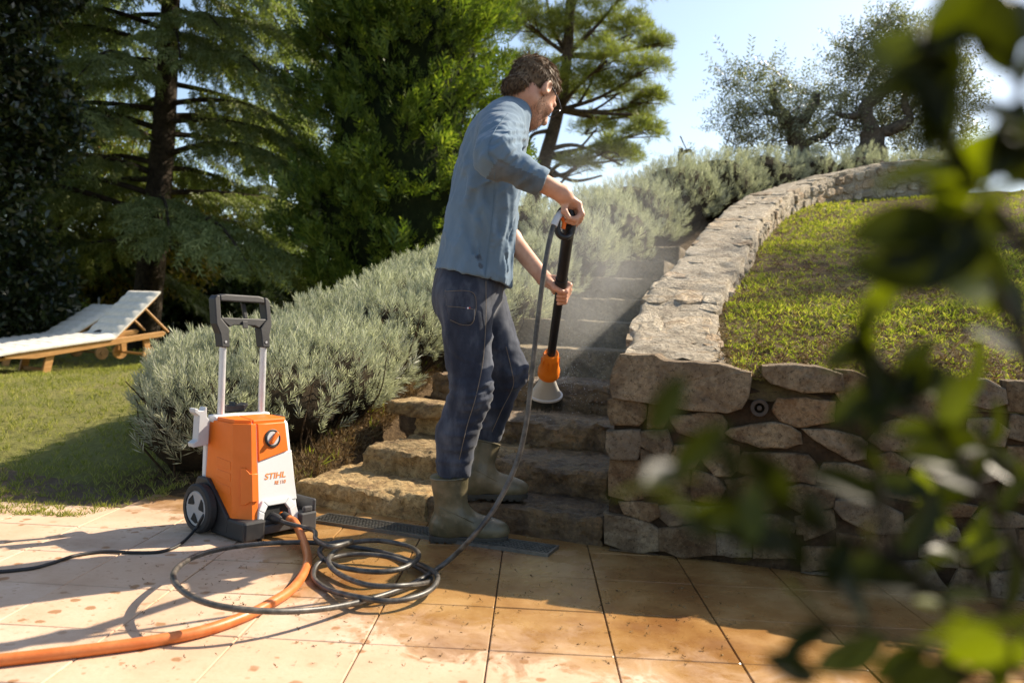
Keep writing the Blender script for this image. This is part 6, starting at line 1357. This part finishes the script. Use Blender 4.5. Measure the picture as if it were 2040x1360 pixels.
    Fq += [(a, N + a, N + b_, b_) for a, b_ in zip(ring, ring[1:] + ring[:1])]
    b = MB(); b.add(V + B_, Fq); b.build("cushion", M_cush, root, True); return root
P0 = at(95, 756, 8.9); UU = np.array([.56, .82, .15]); VV = np.array([-.83, .56])
lounger(P0, UU, VV, rad(37), "nearer wooden sun lounger with cream cushion and steeply raised back")
P1 = at(203, 716, 10.9) - nrm(UU) * 1.2; lounger(P1, UU, VV, rad(24), "farther wooden sun lounger with cream cushion and almost flat back")
hc = at(204, 671, 9.75); b = MB(); b.lathe([(.0, .11), (.05, .105), (.09, .085), (.11, .05), (.115, .01), (.0, .01)][::-1], 24, hc - np.array([0, 0, .02])); hat = b.build("sun_hat", simple("charcoal felt", (.03, .028, .028), .9, .2), None, True); tag(hat, "dark round hat lying on the nearer lounger's cushion", "hat")
b = MB(); b.prism([(.14 * math.cos(a) + .03, .12 * math.sin(a)) for a in np.linspace(0, 6.28, 24, endpoint=False)], -.018, -.010, M=lambda q: hc + q); b.build("brim", simple("charcoal brim", (.04, .036, .034), .9, .2), hat)
# garden lantern and pole at the back
M_iron = simple("weathered iron", (.09, .075, .06), .7, .3); M_lamp = simple("pale lamp glass", (.42, .43, .40), .3, .1)
lq = at(150, 690, 13.6); g = float(Hgt(np.array(lq[0]), np.array(13.6))); lan = empty("garden_lantern", (lq[0], 13.6, g)); tag(lan, "small garden lantern on a thin post behind the loungers", "lantern")
zt = at(150, 626, 13.6)[2] - g; b = MB(); b.tube([(0, 0, 0), (0, 0, zt)], .016, 8); b.build("post", M_iron, lan, True)
b = MB(); b.lathe([(.045, zt), (.075, zt + .15), (.0, zt + .15)], 6); b.build("lamp_glass", M_lamp, lan); b = MB(); b.lathe([(.1, zt + .15), (.08, zt + .17), (.0, zt + .19)], 6); b.build("lamp_cap", M_iron, lan)
lq = at(195, 690, 13.2); g = float(Hgt(np.array(lq[0]), np.array(13.2))); b = MB(); b.tube([(lq[0], 13.2, g), (lq[0] - .01, 13.2, at(194, 592, 13.2)[2])], .015, 8); tag(b.build("garden_pole", simple("grey pole", (.35, .35, .35), .5, .1), None, True), "thin grey pole standing upright behind the loungers", "pole")

# ================================================================== FOREGROUND SHRUB
M_fl = leafmat("shrub leaf", (.014, .018, .004), (.03, .037, .006), (.15, .18, .02), .5, .42, .25, (1.3, 1.35, .22), True); M_fs = bark("shrub stem", (.03, .022, .012), (.08, .06, .03), 60)
shrub = empty("foreground_shrub", (.45, .62, -.0)); tag(shrub, "blurred dark green shrub branches close in front at right", "shrub")
def leaf_mesh(seed):
    r = np.random.default_rng(seed); V = []; n = 7; Fq = []
    for i in range(n):
        t = i / (n - 1); w = .24 * math.sin(math.pi * min(t * .92 + .06, 1)) ** .75; z = -.10 * t * t + .02
        for s in (-1, -.5, 0, .5, 1): V.append((t, s * w, z + .10 * abs(s) * w / .24 + .01 * r.normal()))
    for i in range(n - 1):
        for j in range(4): a = i * 5 + j; Fq.append((a, a + 5, a + 6, a + 1))
    me = mk_mesh("leaf", np.array(V), np.array(Fq), True); me.materials.append(M_fl); return me
LM = [leaf_mesh(k) for k in range(4)]
stems = [[(2080, 1380, 0.364), (1930, 1240, 0.350), (1790, 1120, 0.336), (1660, 1060, 0.322), (1500, 1010, 0.315), (1350, 935, 0.308)], [(2080, 1180, 0.392), (1980, 1010, 0.364), (1880, 870, 0.350), (1790, 760, 0.350), (1710, 660, 0.350)], [(2090, 820, 0.350), (2020, 640, 0.322), (1940, 520, 0.308), (1870, 430, 0.308)],
         [(2090, 560, 0.308), (1990, 420, 0.294), (1905, 330, 0.294), (1850, 200, 0.294), (1845, 60, 0.294)], [(2100, 420, 0.294), (2040, 220, 0.280), (2000, 60, 0.280)], [(2000, 1400, 0.322), (1880, 1310, 0.308), (1760, 1260, 0.308), (1620, 1240, 0.308)], [(2080, 1000, 0.420), (1980, 900, 0.420), (1900, 740, 0.420)], [(1790, 1120, 0.336), (1760, 1010, 0.350), (1740, 900, 0.350), (1760, 800, 0.350)], [(2070, 1300, 0.420), (1950, 1150, 0.420), (1850, 980, 0.420)]]
cnt = 0
def put_leaf(p, d, up, L):
    d = nrm(d); y = nrm(np.cross(up, d)); z = np.cross(d, y); o = bpy.data.objects.new("leaf", LM[cnt % 4]); COL.objects.link(o)
    o.parent = shrub; M = Matrix(((d[0] * L, y[0] * L, z[0] * L, p[0]), (d[1] * L, y[1] * L, z[1] * L, p[1]), (d[2] * L, y[2] * L, z[2] * L, p[2]), (0, 0, 0, 1))); o.matrix_parent_inverse = Matrix.Translation(shrub.location).inverted(); o.matrix_basis = M
for si, st in enumerate(stems):
    S = spline([at(*q) for q in st], 8); b = MB(); b.tube(S, np.linspace(.0025, .0009, len(S)), 7); child(b.build("stem", M_fs, None, True), shrub)
    L_tot = np.linalg.norm(np.diff(S, axis=0), axis=1).sum(); nl = int(L_tot / (.0082 if si in (3, 4) else .014 if si in (0, 7) else .010))
    for k in range(nl):
        t = .12 + .88 * k / max(nl - 1, 1); i = min(int(t * (len(S) - 1)), len(S) - 2); tan = nrm(S[i + 1] - S[i]); sg = 1 if k % 2 else -1; sd_ = nrm(np.cross(tan, ray(1800, 680))) * sg
        d = nrm(tan * .75 + sd_ * U(.4, 1.0, 1)[0] + .45 * G(3)); put_leaf(S[i], d, nrm(np.array([.2, -.5, .8]) + .6 * G(3)), U(.024, .037, 1)[0]); cnt += 1
for (px, py, Y, ang, L) in [(1300, 860, .43, -62, .034), (1345, 930, .44, -25, .036), (1290, 985, .43, 10, .03), (1350, 1010, .44, 40, .026), (1440, 1060, .45, 15, .042), (1500, 960, .45, 80, .034), (1560, 1050, .46, 70, .028), (1520, 1310, .44, 18, .036), (1700, 640, .5, 75, .044), (1735, 760, .5, 75, .036), (1790, 800, .5, -55, .038), (1845, 150, .42, 88, .042), (1900, 130, .42, 160, .034), (1990, 60, .40, 160, .034), (2035, 200, .40, 110, .045), (1960, 480, .42, 150, .04), (1890, 560, .44, 190, .05), (1870, 430, .44, 165, .05)]:
    p = at(px, py, Y * .70); L = L * .70; a = rad(ang); d = _RT * math.cos(a) - _UP * math.sin(a) + .2 * G(3); put_leaf(p, d, nrm(np.array([.1, -.8, .5]) + .3 * G(3)), L); cnt += 1

# ================================================================== WATER MIST
mm = Mat("water mist"); mm.n.remove(mm.b); pv = mm.new("ShaderNodeVolumePrincipled"); pv.inputs['Color'].default_value = (.95, .95, .93, 1); pv.inputs['Anisotropy'].default_value = .4
oc = mm.coord('Object'); ln = mm.new("ShaderNodeVectorMath"); ln.operation = 'LENGTH'; mm.link(oc, ln.inputs[0]); fall = mm.ramp(ln.outputs['Value'], [(.15, (1,) * 3), (.55, (.35,) * 3), (.98, (0,) * 3)])
nn = mm.ramp(mm.noise(3.2, 4, .6, mm.coord(), .4), [(.36, (.1,) * 3), (.68, (1,) * 3)]); mm.link(mm.math('MULTIPLY', mm.math('MULTIPLY', fall, nn), .62), pv.inputs['Density']); mm.link(pv.outputs[0], mm.out.inputs['Volume'])
bsV = []; 
for i in range(13):
    th = math.pi * i / 12
    for k in range(20): a = 2 * math.pi * k / 20; bsV.append((math.sin(th) * math.cos(a), math.sin(th) * math.sin(a), math.cos(th)))
Fq = np.array([(i * 20 + k, i * 20 + (k + 1) % 20, (i + 1) * 20 + (k + 1) % 20, (i + 1) * 20 + k) for i in range(12) for k in range(20)])[:, ::-1]
mist = obj("mist", np.array(bsV), Fq, mm.m, smooth=True); mist.location = at(1180, 560, 4.4); mist.scale = (.66, .95, .85); tag(mist, "fine water mist drifting over the steps beside the brush", "mist", kind="stuff")
n = 900; d = nrm(G((n, 3))); pc_ = at(1100, 800, 3.42); pos = pc_ + d * (RNG.random(n) ** .8)[:, None] * np.array([.33, .33, .22]) + np.array([.05, .05, .10]); DR = leafquads([((0, 0, 0), (0, 0, 1), 1, .8, (1, 0, 0)), ((0, 0, 0), (0, 0, 1), 1, .8, (0, 1, 0))])
md = Mat("water droplets"); md.color((.85, .88, .9)).set(Roughness=.1, Specular_IOR_Level=.8); V, Fq = scatter(DR[0], DR[1], pos, frames(d, U(0, 6.3, n)), U(.0012, .0035, n)); dro = obj("water_droplets", V, Fq, md.m); tag(dro, "tiny water droplets flying around the brush", "water droplets", kind="stuff")
